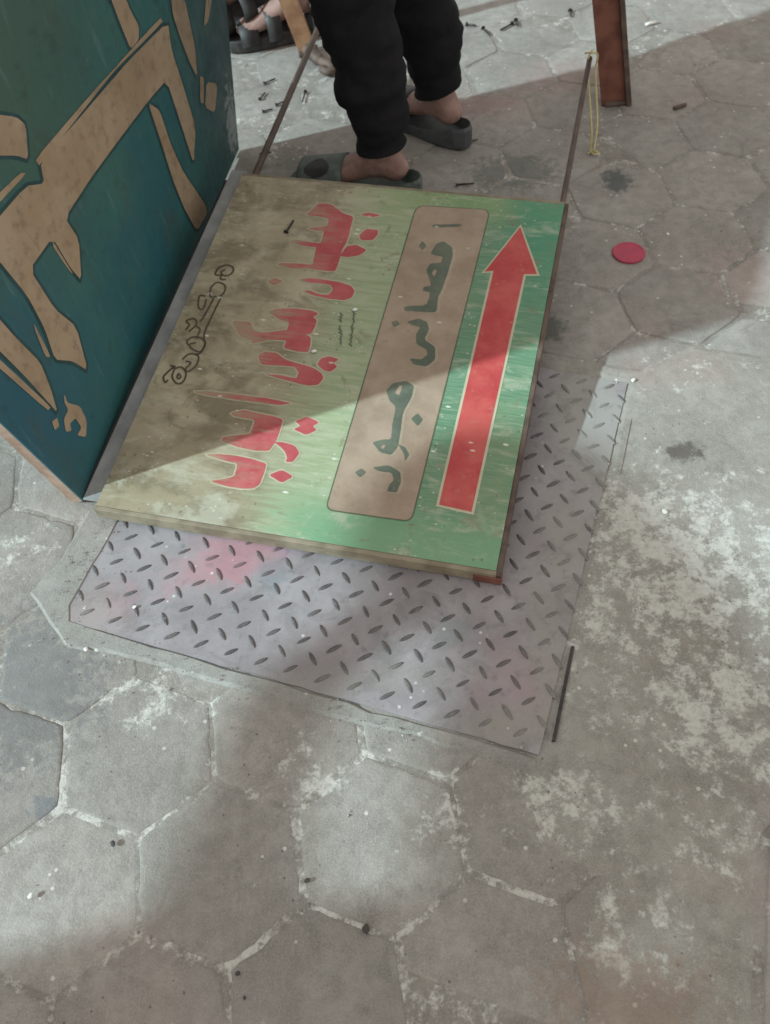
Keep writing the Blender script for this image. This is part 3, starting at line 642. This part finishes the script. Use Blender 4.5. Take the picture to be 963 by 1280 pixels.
for x0, y0, x1, y1, nn in ((525, 790, 520, 850, 3), (518, 870, 528, 990, 6), (605, 785, 582, 1000, 12)):
    for k in range(nn):
        f = (k+.5)/nn; x = x0+(x1-x0)*f; y = y0+(y1-y0)*f
        SMALL.append([(x+rs.uniform(-14, 6), y-6), (x+rs.uniform(-4, 4), y), (x+rs.uniform(-3, 12), y+(y1-y0)/nn*.6)])
for s_ in SMALL: link('fine_print_stroke', ribbon(k6(s_), .0024), M_panelline, board)

# ------------------------------------------------------------------ rusty stand behind the board
def board_pt(u_, v_, w_=0): return Vector(BL3-un*TH+ua*u_+ub*v_+un*w_)
stand = empty('iron_stand', (.3, 2.25, 0)); tag(stand, 'rusty brown angle iron stand holding up the far rails of the green board', 'stand')
sinv = Matrix.Translation(-stand.location)
def spart(nm, me, mat): me.transform(sinv); return link(nm, me, mat, stand)
fR = Vector(gp(766, 126)); fL = Vector(gp(386, 66))
def angle_iron(nm, a, b, w, th, ax, mat):
    prof = [(0, 0), (w, 0), (w, th), (th, th), (th, w*.7), (0, w*.7)]
    prof = [(x-w/2, y-w*.35) for x, y in prof]
    return spart(nm, beam(nm, a, b, prof, ax), mat)
tR = fR+Vector((-.20, .03, .95)); tL = fL+Vector((-.24, .045, .93))
angle_iron('leg', fR, tR, .060, .005, (0, 1, 0), M_rust); spart('leg', beam('leg', fL, tL, [(-.022, -.012), (.022, -.012), (.022, .012), (-.022, .012)], (0, 1, 0)), M_orange)
angle_iron('top_bar', tL+Vector((-.03, 0, .02)), tR+Vector((.03, 0, .0)), .05, .005, (0, 0, 1), M_rust)
spart('flange', beam('flange', fR+Vector((.034, -.012, 0)), tR+Vector((.034, -.012, 0)), [(-.006, -.02), (.006, -.02), (.006, .02), (-.006, .02)], (0, 1, 0)), M_darkiron)  # darker right face of the leg, its shade put into the material
tq = fR+(tR-fR)*.285+Vector((-.004, -.028, 0)); bm = bmesh.new(); box_bm(bm, tq.x-.013, tq.x+.013, tq.y-.002, tq.y+.001, tq.z-.006, tq.z+.006); spart('tape_scrap', bm_mesh(bm, 'tape_scrap'), M_whitebit)
for f_ in (fR, fL):
    bm = bmesh.new(); box_bm(bm, f_.x-.026, f_.x+.026, f_.y-.028, f_.y+.02, .0005, .012, .004); spart('foot_plate', bm_mesh(bm, 'foot_plate'), M_darkiron)
hb = [tuple(gp(384, 62, .02)), tuple(gp(394, 70, .02)), tuple(gp(402, 77, .015)), tuple(gp(411, 80, .022)), tuple(gp(418, 86, .014)), tuple(gp(410, 90, .012)), tuple(gp(403, 86, .014))]
spart('bent_bracket', tube(dens(hb, 4), [.016]*8+[.012]*8+[.011]*9, 8, 'bent_bracket'), M_darkiron)
# clumps of binding at rail ends
e = board_pt(BW-.006, RR)
st_pts = [e+Vector((-.012, 0, .012)), e+Vector((0, -.012, .018)), e+Vector((.016, -.006, .008)), e+Vector((.014, -.012, -.03)), Vector(gp(747, 150, .05)), Vector(gp(744, 180, .02)), Vector(gp(742, 190, .004)), Vector(gp(738, 186, .003)), Vector(gp(740, 165, .035)), e+Vector((-.002, -.016, -.04)), e+Vector((-.006, -.01, .004)), e+Vector((.006, .008, .014))]
str_ = link('yellow_string', tube(dens([tuple(p) for p in st_pts], 5), .0022, 6, 'string'), M_yellow); tag(str_, 'pale yellow string tied to a rail end and hanging to the ground', 'string')
kn = [Vector(gp(735, 192, .003)), Vector(gp(742, 188, .006)), Vector(gp(748, 191, .003)), Vector(gp(743, 193, .006)), Vector(gp(737, 187, .004))]
link('knot', tube(dens([tuple(p) for p in kn], 4), .0018, 6, 'knot'), M_yellow, str_)

# ------------------------------------------------------------------ people
def skin_mesh(name, verts, edges, radii, root=0, sub=2):
    me = bpy.data.meshes.new(name); me.from_pydata([tuple(map(float, v)) for v in verts], edges, []); me.update()
    o = bpy.data.objects.new(name, me); COL.objects.link(o)
    md = o.modifiers.new('s', 'SKIN'); md.use_smooth_shade = True
    for i, s in enumerate(me.skin_vertices[0].data):
        r = radii[i]; s.radius = (r, r) if not hasattr(r, '__len__') else r; s.use_root = (i == root)
    sb = o.modifiers.new('d', 'SUBSURF'); sb.levels = sub; sb.render_levels = sub
    dg = bpy.context.evaluated_depsgraph_get(); dg.update()
    out = bpy.data.meshes.new_from_object(o.evaluated_get(dg)); out.name = name
    bpy.data.objects.remove(o); bpy.data.meshes.remove(me)
    for p_ in out.polygons: p_.use_smooth = True
    return out
class Fig:
    def __init__(s): s.v = []; s.e = []; s.r = []
    def add(s, p, r, par=None):
        s.v.append(tuple(p)); s.r.append(r); k = len(s.v)-1
        if par is not None: s.e.append((par, k))
        return k
    def chain(s, par, pts):
        for p, r in pts: par = s.add(p, r, par)
        return par
def mid(a, b, t=.5): return tuple(np.array(a)*(1-t)+np.array(b)*t)
def person(base, J, label, shirt, trousers, group=None, hair=True, foot_dirs=None, cuff=.13, sleeve_end=.8, trouser_r=None, cat='person', arm=None, bulk=1.0):
    """J: joints in world space. One continuous body mesh; clothes and hair as children."""
    root = empty('person', base); tag(root, label, cat, group)
    inv = Matrix.Translation(-Vector(base)); A = lambda k: np.array(J[k], float)
    f = Fig(); pel = f.add(J['pelvis'], .12)
    belly = f.add(mid(J['pelvis'], J['chest'], .45), .12, pel); ch = f.add(J['chest'], .135, belly); nk = f.add(J['neck'], .06, ch)
    hd = A('head'); nkv = A('neck'); upd = (hd-nkv)/np.linalg.norm(hd-nkv)
    h1 = f.add(hd-upd*.04, .075, nk); h2 = f.add(hd+upd*.05, .095, h1); f.add(hd+upd*.10, .075, h2)
    for S in 'LR':
        sh, el, wr, hn = (A(q+S) for q in ('sh', 'el', 'wr', 'hand'))
        k_ = .68 if (arm and S == 'L') else 1.0; a = f.add(sh, .062*k_, ch); a = f.chain(a, [(mid(sh, el), .05*k_), (el, .042*k_), (mid(el, wr, .4), .042*k_), (wr, .028*k_)])
        d = (hn-wr)/np.linalg.norm(hn-wr); side = np.cross(d, [0, 0, 1.]); side = side/(np.linalg.norm(side)+1e-6) if np.linalg.norm(side) > .1 else np.array([0, 1., 0]); nrm = np.cross(side, d)
        palm = f.add(wr+d*.05, (.036, .018), a); kn_ = f.add(wr+d*.085, (.04, .016), palm)
        for q, (o_, ln) in enumerate(((-.032, .065), (-.011, .078), (.011, .074), (.031, .058))):
            b0 = wr+d*.095+side*o_; f.chain(kn_, [(b0, .009), (b0+d*ln*.5-nrm*.006, .008), (b0+d*ln*.85-nrm*.022, .0065)])
        t0 = wr+d*.035-side*.034; f.chain(palm, [(t0, .011), (t0+d*.03-side*.018, .010), (t0+d*.055-side*.022-nrm*.006, .008)])
        hp, kn2, an, he, ba, to = (A(q+S) for q in ('hip', 'knee', 'ank', 'heel', 'ball', 'toe'))
        a = f.chain(pel, [(hp, .085), (mid(hp, kn2), .072), (kn2, .053), (mid(kn2, an, .35), .052), (mid(kn2, an, .8), .034), (an, .031)])
        f.add(he, .027, a); m_ = f.add(mid(an, ba, .55)-np.array([0, 0, .006]), (.038, .030), a); b_ = f.add(ba, (.044, .021), m_); f.add(to, (.036, .014), b_)
    body = skin_mesh('body', f.v, f.e, f.r); body.transform(inv); link('body', body, M_skin, root)
    # trousers
    f = Fig(); pel = f.add(J['pelvis'], .15); f.add(mid(J['pelvis'], J['chest'], .3), .145, pel)
    for S in 'LR':
        hp, kn2, an = (A(q+S) for q in ('hip', 'knee', 'ank')); tr = trouser_r or (.105, .095, .085, .078, .064)
        d = (kn2-an)/np.linalg.norm(kn2-an); c0 = an+d*cuff
        jit = lambda k: np.array([random.uniform(-1, 1), random.uniform(-1, 1), 0])*k
        a = f.chain(pel, [(hp, tr[0]), (mid(hp, kn2), tr[1]), (kn2, tr[2]), (mid(kn2, c0, .3)+jit(.006), tr[3]*1.04), (mid(kn2, c0, .5)+jit(.008), tr[3]*.97), (mid(kn2, c0, .62)+jit(.006), tr[3]*1.06), (mid(kn2, c0, .74)+jit(.008), tr[3]*.93), (mid(kn2, c0, .84)+jit(.006), tr[4]*1.13), (mid(kn2, c0, .92), tr[4]*.95), (mid(kn2, c0, .96), tr[4]*1.04), (c0, tr[4])])
    me = skin_mesh('trousers', f.v, f.e, f.r, 0, 3); me.update()
    for v_ in me.vertices:
        c = v_.co; k = mnoise.noise(Vector((c.x*9, c.y*9, c.z*26)))+.6*mnoise.noise(Vector((c.x*22+5, c.y*22, c.z*50))); low_ = max(0.0, min(1.0, (.62-c.z)/.25))
        v_.co = c + Vector((v_.normal.x, v_.normal.y, 0))*k*(.004+.007*low_)
    me.transform(inv); link('trousers', me, trousers, root)
    # top
    f = Fig(); c0 = f.add(mid(J['pelvis'], J['chest'], .05), .165*bulk); c1_ = f.add(mid(J['pelvis'], J['chest'], .55), .16*bulk, c0); c2_ = f.add(J['chest'], .165, c1_); f.add(mid(J['chest'], J['neck'], .75), .085, c2_)
    for S in 'LR':
        sh, el, wr = (A(q+S) for q in ('sh', 'el', 'wr')); ar = arm if (arm and S == 'L') else (.085, .072, .064, .058, .048); f.chain(c2_, [(sh, ar[0]), (mid(sh, el), ar[1]), (el, ar[2]), (mid(el, wr, .45), ar[3]), (mid(el, wr, sleeve_end), ar[4])])
    me = skin_mesh('jacket', f.v, f.e, f.r); me.transform(inv); link('jacket', me, shirt, root)
    # hair, face
    fd = np.array(J.get('face', (1, 0, 0)), float); fd /= np.linalg.norm(fd); sd = np.cross(upd, fd); sd /= np.linalg.norm(sd)
    bm = bmesh.new(); bmesh.ops.create_icosphere(bm, subdivisions=3, radius=1)
    for v_ in bm.verts:
        c = np.array(v_.co); q = hd+upd*.055 + upd*c[2]*.112 + fd*(c[0]*.105-.012) + sd*c[1]*.098
        if c[0] > .35 and c[2] < .45: q = q-fd*(c[0]-.1)*.09
        if c[2] < -.3: q = q+upd*(-.3-c[2])*.08
        v_.co = Vector(q)
    me = bm_mesh(bm, 'hair', True); me.transform(inv); link('hair', me, M_hair, root)
    for s_ in (-1, 1):
        bm = bmesh.new(); bmesh.ops.create_icosphere(bm, subdivisions=2, radius=.012, matrix=Matrix.Translation(Vector(hd+upd*.02+fd*.082+sd*s_*.032))); me = bm_mesh(bm, 'eye', True); me.transform(inv); link('eye', me, M_eye, root)
        bm = bmesh.new(); bmesh.ops.create_icosphere(bm, subdivisions=2, radius=1)
        for v_ in bm.verts: c = v_.co.copy(); v_.co = Vector(hd+upd*(.012+c.z*.03)+fd*(-.005+c.x*.017)+sd*s_*(.094+c.y*.009*1))
        me = bm_mesh(bm, 'ear', True); me.transform(inv); link('ear', me, M_skin, root)
    me = tube([hd+upd*.03+fd*.088, hd+upd*.005+fd*.105, hd-upd*.012+fd*.112, hd-upd*.018+fd*.095], [.007, .010, .014, .008], 8, 'nose'); me.transform(inv); link('nose', me, M_skin, root)
    me = tube([hd-upd*.043+fd*.088+sd*.024, hd-upd*.045+fd*.096, hd-upd*.043+fd*.088-sd*.024], [.003, .006, .003], 8, 'mouth'); me.transform(inv); link('mouth', me, M_red if False else M_skin, root)
    return root
def foot_joints(J, S, ank, d, z0=.022, L=.255):
    """ank = ankle xy on the ground, d = toe direction"""
    d = np.array([d[0], d[1], 0.]); d /= np.linalg.norm(d); a = np.array([ank[0], ank[1], 0.])
    J['ank'+S] = a+[0, 0, z0+.075]; J['heel'+S] = a-d*.045+[0, 0, z0+.030]; J['ball'+S] = a+d*.125+[0, 0, z0+.024]; J['toe'+S] = a+d*.185+[0, 0, z0+.016]
def slide(name, ank, d, label, mat, z0=.0, group=None, emblem=True, tilt=0, parent=None, lift=0):
    """open slide sandal: shaped sole with rim, broad arched strap"""
    d = np.array([d[0], d[1]]); d = d/np.linalg.norm(d); yaw = math.atan2(d[1], d[0])
    root = empty(name, (ank[0], ank[1], z0+lift), (0, -tilt, yaw)); tag(root, label, 'slipper', group)
    def outline(sc=1.0):
        pts = []
        for k in range(32):
            a = 2*math.pi*k/32; c = math.cos(a); s_ = math.sin(a); x = .072+.155*c; w = .044+.012*((c+1)/2)**1.1-.006*math.exp(-((c+.15)/.35)**2)
            pts.append((.072+(x-.072)*sc, (abs(s_)**.75)*math.copysign(1, s_)*w*sc))
        return pts
    o1 = outline(1.0); o2 = outline(.97); o3 = outline(.88); n_ = 32
    hc = lambda x: max(0, min(1, (.03-x)/.09)); V = [(x, y, .001) for x, y in o2]+[(x, y, .006) for x, y in o1]+[(x, y, .024+.022*hc(x)) for x, y in o1]+[(x, y, .028+.026*hc(x)) for x, y in o2]+[(x, y, .021) for x, y in o3]
    F = [tuple(range(n_))[::-1]]
    for l in range(4):
        for k in range(n_): F.append((l*n_+k, l*n_+(k+1) % n_, (l+1)*n_+(k+1) % n_, (l+1)*n_+k))
    F.append(tuple(4*n_+k for k in range(n_)))
    link('sole', pyd('sole', V, F, False), mat, root)
    def strap(u_, t_, o=0.0):
        x = .085+.105*u_+ .008*math.sin(t_*math.pi); hh = .078-.022*u_+o; ww = .053-.002*u_+o; a = math.pi*(1-t_)
        return (x, ww*math.copysign(abs(math.cos(a))**.7, math.cos(a)), .012+hh*abs(math.sin(a))**.8*.86)
    nu, ntt = 6, 14; V = []; F = []
    for o in (.0055, 0):
        for i in range(nu+1):
            for j in range(ntt+1): V.append(strap(i/nu, j/ntt, o))
    K = (nu+1)*(ntt+1); ix = lambda l, i, j: l*K+i*(ntt+1)+j
    for i in range(nu):
        for j in range(ntt): F += [(ix(0, i, j), ix(0, i+1, j), ix(0, i+1, j+1), ix(0, i, j+1)), (ix(1, i, j), ix(1, i, j+1), ix(1, i+1, j+1), ix(1, i+1, j))]
    for j in range(ntt): F += [(ix(0, 0, j), ix(0, 0, j+1), ix(1, 0, j+1), ix(1, 0, j)), (ix(0, nu, j), ix(1, nu, j), ix(1, nu, j+1), ix(0, nu, j+1))]
    me = pyd('strap', V, F, True); sp_ = link('strap', me, mat, root)
    if emblem:
        V = []
        for k in range(20):
            a = 2*math.pi*k/20; V.append(strap(.55+.28*math.cos(a), .62+.13*math.sin(a), .0072))
        V.append(strap(.55, .62, .0074)); me = pyd('emblem', V, [(k, (k+1) % 20, 20) for k in range(20)]); link('emblem', me, M_sandal, sp_)
    return root

# standing worker: black joggers, slides
J = {}
dN = (-.954, .30); aN = (.072, 1.825); dF = (-.66, .72); aF = (.222, 2.035)
foot_joints(J, 'L', aN, dN); foot_joints(J, 'R', aF, dF)
J.update(pelvis=(.13, 2.10, .93), chest=(.08, 2.10, 1.28), neck=(.05, 2.09, 1.47), head=(.02, 2.08, 1.60), hipL=(.10, 2.01, .90), hipR=(.15, 2.19, .90), kneeL=(.018, 1.885, .50), kneeR=(.125, 2.115, .50),
         shL=(.07, 1.92, 1.40), shR=(.09, 2.27, 1.40), elL=(-.02, 1.86, 1.13), elR=(-.02, 2.32, 1.13), wrL=(-.20, 1.93, 1.03), wrR=(-.20, 2.25, 1.03), handL=(-.28, 1.96, 1.02), handR=(-.28, 2.22, 1.02), face=(-1, .1, 0))
person((.13, 2.0, 0), J, 'person in black joggers and rubber slides standing behind the green board', M_jacket, M_trouser, cuff=.012, trouser_r=(.11, .105, .09, .08, .060))
slide('slide_sandal', aN, dN, 'grey green rubber slide worn on the foot right behind the green board', M_slide)
slide('slide_sandal', aF, dF, 'charcoal rubber slide with only its heel end showing past black trousers', M_slide2)

# seated person with dark sandals
def sandal(ank, d, label, z0, tilt, roll=0):
    yaw = math.atan2(d[1], d[0]); root = empty('sandal', (ank[0], ank[1], z0), (roll, -tilt, yaw)); tag(root, label, 'sandal')
    def loop(sc, z, x0=.0): return [(.072+.15*math.cos(2*math.pi*k/28)*sc, (.040+.010*(math.cos(2*math.pi*k/28)+1)/2)*math.copysign(abs(math.sin(2*math.pi*k/28))**.72, math.sin(2*math.pi*k/28))*sc, z) for k in range(28)]
    V = loop(.95, .001)+loop(1, .006)+loop(1.0, .03)+loop(.95, .034); F = [tuple(range(28))[::-1], tuple(84+k for k in range(28))]
    for l in range(3):
        for k in range(28): F.append((l*28+k, l*28+(k+1) % 28, (l+1)*28+(k+1) % 28, (l+1)*28+k))
    link('sole', pyd('sole', V, F), M_sole, root)
    for xc, wdt, h in ((.155, .05, .040), (.085, .04, .062), (-.035, .03, .075)):
        V = []; F = []
        for o in (.0045, 0):
            for i in range(2):
                for j in range(13):
                    a = math.pi*j/12; V.append((xc+(i-.5)*wdt, (.046+o)*math.copysign(abs(math.cos(a))**.7, math.cos(a)), .022+(h+o)*abs(math.sin(a))**.8))
        for j in range(12): F += [(j, j+1, 14+j, 13+j), (26+j, 39+j, 40+j, 27+j), (j, 26+j, 27+j, j+1), (13+j, 14+j, 40+j, 39+j)]
        link('strap', pyd('strap', V, F, True), M_sandal, root)
    return root
J = {}
foot_joints(J, 'L', (-.20, 2.68), (-.85, -.5), .085); foot_joints(J, 'R', (-.10, 2.60), (-.95, -.25), .034)
J.update(pelvis=(-.42, 3.15, .50), chest=(-.40, 3.08, .84), neck=(-.40, 3.02, 1.03), head=(-.40, 2.99, 1.16), hipL=(-.32, 3.10, .49), hipR=(-.52, 3.10, .49), kneeL=(-.30, 2.74, .55), kneeR=(-.46, 2.72, .50),
         shL=(-.22, 3.04, .96), shR=(-.58, 3.04, .96), elL=(-.17, 2.90, .72), elR=(-.63, 2.90, .72), wrL=(-.27, 2.74, .66), wrR=(-.50, 2.72, .64), handL=(-.31, 2.66, .65), handR=(-.46, 2.64, .63), face=(.1, -1, -.1))
person((-.42, 3.1, 0), J, 'person sitting on a low stool with dark sandalled feet crossed', M_shirt, M_jacket, cuff=.05)
sandal((-.195, 2.665), (-.85, -.5), 'thick soled black sandal rolled over on another sandal, tread showing', .060, R(0), R(-50)); sandal((-.10, 2.60), (-.95, -.25), 'thick soled black sandal flat on the ground underneath another sandal', .001, 0)
stool = empty('stool', (-.42, 3.17, 0)); tag(stool, 'low wooden stool under the sitting person', 'stool')
bm = bmesh.new(); box_bm(bm, -.18, .18, -.15, .15, .35, .38, .006); link('seat', bm_mesh(bm, 'seat'), M_wood, stool)
for sx in (-1, 1):
    for sy in (-1, 1): link('leg', beam('leg', (sx*.15, sy*.12, .35), (sx*.165, sy*.135, 0), [(-.018, -.018), (.018, -.018), (.018, .018), (-.018, .018)], (0, 1, 0)), M_wood, stool)

# two made-up onlookers added out of view at left to cast the foreground shadows
LH = np.array([.9695, .2452]); LP = np.array([-.2452, .9695])
def onlooker(a0, wc, label, jacket, raised, sc=1.0):
    J = {}; P = lambda w, z, d=0: (*((LH*(a0+d)+LP*w)), z)
    for S, s_ in (('L', 1), ('R', -1)):
        foot_joints(J, S, P(wc+s_*.12, 0)[:2], LH, .03)
        J['hip'+S] = P(wc+s_*.10, .93); J['knee'+S] = P(wc+s_*.115, .50, .02); J['sh'+S] = P(wc+s_*.185, 1.44)
        J['el'+S] = P(wc+s_*.25, 1.15, -.03); J['wr'+S] = P(wc+s_*.25, .92, .06); J['hand'+S] = P(wc+s_*.245, .83, .09)
    J.update(pelvis=P(wc, .97), chest=P(wc, 1.31), neck=P(wc, 1.51), head=P(wc, 1.64, .02), face=(*LH, -.2))
    if raised:  # arm posed so that its shadow makes the diagonal dark band
        J['shL'] = P(wc+.13, 1.35); J['shR'] = P(wc-.17, 1.38); J['chest'] = P(wc-.02, 1.27); J['neck'] = P(wc, 1.47); J['elL'] = P(wc+.385, 1.435, 0); J['wrL'] = P(wc+.53, 1.60, 0); J['handL'] = P(wc+.56, 1.66, 0)
    r = person(P(wc, 0), J, label, jacket, M_trouser, arm=(.054, .048, .049, .047, .042) if raised else None, bulk=1.3 if raised else 1.0)
    for S, s_ in (('L', 1), ('R', -1)): slide('slide_sandal', P(wc+s_*.12, 0)[:2], LH, 'dark slide worn by the '+label.split(' with')[0].split(' steady')[0]+(', left foot' if s_ > 0 else ', right foot'), M_slide2, emblem=False)
    return r
onlooker(-2.54, .24, 'added unseen onlooker in dark jacket steadying a bundle on the shoulder', M_jacket, True)
bc = LH*-2.54 + LP*.60; bundle = empty('shadow_bundle', (bc[0], bc[1], 1.53)); tag(bundle, 'added unseen grey cloth bundle shaped to cast a foreground shadow', 'bundle')
quad = [(.31, 1.53), (.43, 1.59), (.59, 1.685), (.70, 1.675), (.75, 1.62), (.816, 1.606), (.867, 1.632), (.945, 1.690), (.985, 1.715), (.945, 1.742), (.82, 1.775), (.60, 1.795), (.29, 1.79)]  # bundle outline drawn from the foreground shadow it has to cast
V = []; F = []; NR = 9
for k in range(NR):
    d_ = -.17+.34*k/(NR-1); sc_ = (1-abs(2*k/(NR-1)-1)**3*.45)
    for w_, z_ in smooth_poly(quad, 1): q_ = LH*(-2.54+d_)+LP*(.64+(w_-.64)*(1-(1-sc_)*.4)); V.append((q_[0]-bc[0], q_[1]-bc[1], 1.67+(z_-1.67)*sc_-1.53))
nq = 2*len(quad)
for k in range(NR-1):
    for q_ in range(nq): F.append((k*nq+q_, k*nq+(q_+1) % nq, (k+1)*nq+(q_+1) % nq, (k+1)*nq+q_))
F += [tuple(range(nq))[::-1], tuple((NR-1)*nq+q_ for q_ in range(nq))]
link('wrapped_cloth', pyd('wrapped_cloth', V, F, True), M_shirt, bundle)
cw = [LH*(-2.54+.0)+LP*w_ for w_, z_ in quad]; link('tie_cord', tube([(c_[0]-bc[0], c_[1]-bc[1], z_*1.0-1.53+(.004 if z_ > 1.67 else -.004)) for c_, (w_, z_) in zip(cw+cw[:1], quad+quad[:1])], .005, 6, 'tie_cord'), M_yellow, bundle)
onlooker(-2.41, .075, 'added unseen onlooker in grey shirt with both arms hanging down', M_shirt, False)

# ------------------------------------------------------------------ small things on the ground
def nail(p0, p1, z0, label, r=.0016, head=True, grp=None, zf=gp):
    a = Vector(zf(*p0, z0+.003)); b = Vector(zf(*p1, z0+.003)); d = (b-a).normalized()
    pts = [b, b-d*.004, a+d*.001] ; o = link('nail', tube(pts, [.0003, r, r], 8, 'nail'), M_nail); tag(o, label, 'nail', grp)
    if head:
        link('head', tube([a, a+d*.0018], [r*2.4, r*2.4], 10, 'head', False), M_nail, o)
    return o
NL = 'dark screw lying loose on the pavement behind the green board'
def nlabel(p):
    if p[0] < 400: return 'dark screw on shaded pavement beside the brown side rail' if p[1] > 160 else 'dark screw on lit pavement between the brown side rail and black trousers'
    if p[0] > 700: return 'lone dark screw on lit pavement beside the rusty stand leg'
    if p[1] < 60: return 'dark screw on lit pavement between black trousers and the rusty stand leg'
    return 'dark screw lying against the heel of the charcoal slide' if p[1] < 200 else 'dark screw lying just behind the far edge of the green board'
for p0, p1 in [((583, 30), (596, 32)), ((604, 35), (613, 44)), ((641, 29), (625, 38)), ((645, 25), (648, 33)), ((713, 13), (714, 21)), ((330, 104), (345, 98)), ((325, 124), (332, 115)), ((328, 139), (342, 136)), ((345, 131), (357, 126)), ((382, 114), (378, 128)), ((325, 193), (340, 190)), ((580, 179), (598, 174)), ((570, 231), (594, 229))]:
    nail(p0, p1, 0, nlabel(p0), .0026 if p0[1] < 60 else .0020, True, 'loose screws')
def onb(x, y, z=0):
    u_, v_ = on_board(x, y); return np.array(board_pt(u_, v_, TH+.003))
nail((358, 292), (368, 276), 0, 'black screw lying on the beige part of the green board', .0022, True, None, onb)
# red lid
c = gp(786, 317); lid = empty('red_lid', (c[0], c[1], 0)); tag(lid, 'round flat red plastic lid lying on the grey pavement', 'lid')
def disc(prof, n_=36):
    V = []; F = []
    for r_, z_ in prof: V += [(r_*math.cos(2*math.pi*k/n_), r_*math.sin(2*math.pi*k/n_), z_) for k in range(n_)]
    for l in range(len(prof)-1):
        for k in range(n_): F.append((l*n_+k, l*n_+(k+1) % n_, (l+1)*n_+(k+1) % n_, (l+1)*n_+k))
    F.append(tuple((len(prof)-1)*n_+k for k in range(n_))); return pyd('disc', V, F)
link('top', disc([(.0335, 0), (.0338, .003), (.0325, .0045), (.029, .0045), (.0285, .0040), (.001, .0040)]), M_red, lid)
# cigarette end, wood bit
def bit(name, px, L, r, ang, mat, label, cat, z=0):
    p = Vector(gp(*px, z+r)); d = Vector((math.cos(ang), math.sin(ang), 0)); o = link(name, tube([p-d*L/2, p-d*L*.2+Vector((0, .0005, 0)), p+d*L/2], [r*.9, r, r*.92], 9, name), mat); return tag(o, label, cat)
bit('cigarette_end', (814, 29), .032, .0042, .3, M_whitebit, 'short white cigarette end on the sunlit pavement', 'cigarette end')
bit('wood_splinter', (850, 133), .034, .005, .35, M_darkiron, 'small dark splinter of wood on the shaded pavement', 'splinter')
def pebble(px, s, mat, label, name='pebble', cat='pebble', grp=None, z=.002):
    rs = random.Random(px[0]*7+px[1]); bm = bmesh.new(); bmesh.ops.create_icosphere(bm, subdivisions=2, radius=1); q = gp(*px, z)
    k = [(Vector((rs.gauss(0, 1), rs.gauss(0, 1), rs.gauss(0, 1))).normalized(), rs.uniform(.6, .9)) for _ in range(7)]
    for v_ in bm.verts:
        c_ = v_.co.copy()
        for nn, dd in k:
            e_ = c_.dot(nn)-dd
            if e_ > 0: c_ -= nn*e_
        v_.co = Vector((c_.x*s, c_.y*s*.75, c_.z*s*.5+s*.35))
    o = link(name, bm_mesh(bm, name), mat); o.location = q; o.rotation_euler = (0, 0, rs.uniform(0, 6)); return tag(o, label, cat, grp)
for px, s in [((458, 1162), .007), ((384, 1101), .0045), ((298, 1217), .004), ((306, 1247), .003), ((142, 1055), .005)]: pebble(px, s, M_darkbit, 'dark pebble lying on the hexagonal pavers of the foreground', grp='dark pebbles')
for px, s in [((831, 640), .0055), ((792, 476), .005), ((169, 759), .004), ((108, 812), .0045), ((835, 293), .004), ((39, 1120), .0045)]: pebble(px, s, M_whitebit, 'tiny white chip of plaster lying on the ground', 'plaster_chip', 'chip', 'white plaster chips', .004)
for uv in [(393, 440), (444, 388)]:
    q = onb(*uv); bm = bmesh.new(); bmesh.ops.create_icosphere(bm, subdivisions=1, radius=1)
    for v_ in bm.verts: v_.co = Vector((v_.co.x*.006, v_.co.y*.004, v_.co.z*.0022))
    o = link('plaster_chip', bm_mesh(bm, 'chip'), M_whitebit); o.location = q; tag(o, 'tiny white chip lying on the painted face of the green board', 'chip', 'chips on the board')
# fine grit
rs = random.Random(5); V = []; F = []
for k in range(900):
    if k < 320:
        i = rs.uniform(-1.2, 15.5); x, y = lat(i, 3.75+rs.gauss(.2, .35)) if rs.random() < .6 else lat(-1+rs.gauss(0, .3), rs.uniform(-2, 3))
    else:
        x, y = rs.uniform(-.8, 1.1), rs.uniform(.15, 2.6)
    li, lj = ilat(x, y)
    z = .006 if (-1.6 < li < 15.2 and -11 < lj < 4.6) else (.003 if inside((x, y), patch) else -.0002)
    s = rs.uniform(.0006, .0019) if rs.random() < .9 else rs.uniform(.002, .0034)
    b = len(V)
    for c_ in ((1, 0, 0), (-.5, .8, 0), (-.5, -.8, 0), (rs.uniform(-.3, .3), rs.uniform(-.3, .3), 1.1)): V.append((x+c_[0]*s, y+c_[1]*s, z+c_[2]*s))
    F += [(b, b+1, b+3), (b+1, b+2, b+3), (b+2, b, b+3)]
grit = link('grit', pyd('grit', V, F), simple('grey_grit', (.17, .155, .135), (.40, .38, .35), 60, .9, .2)); tag(grit, kind='stuff')
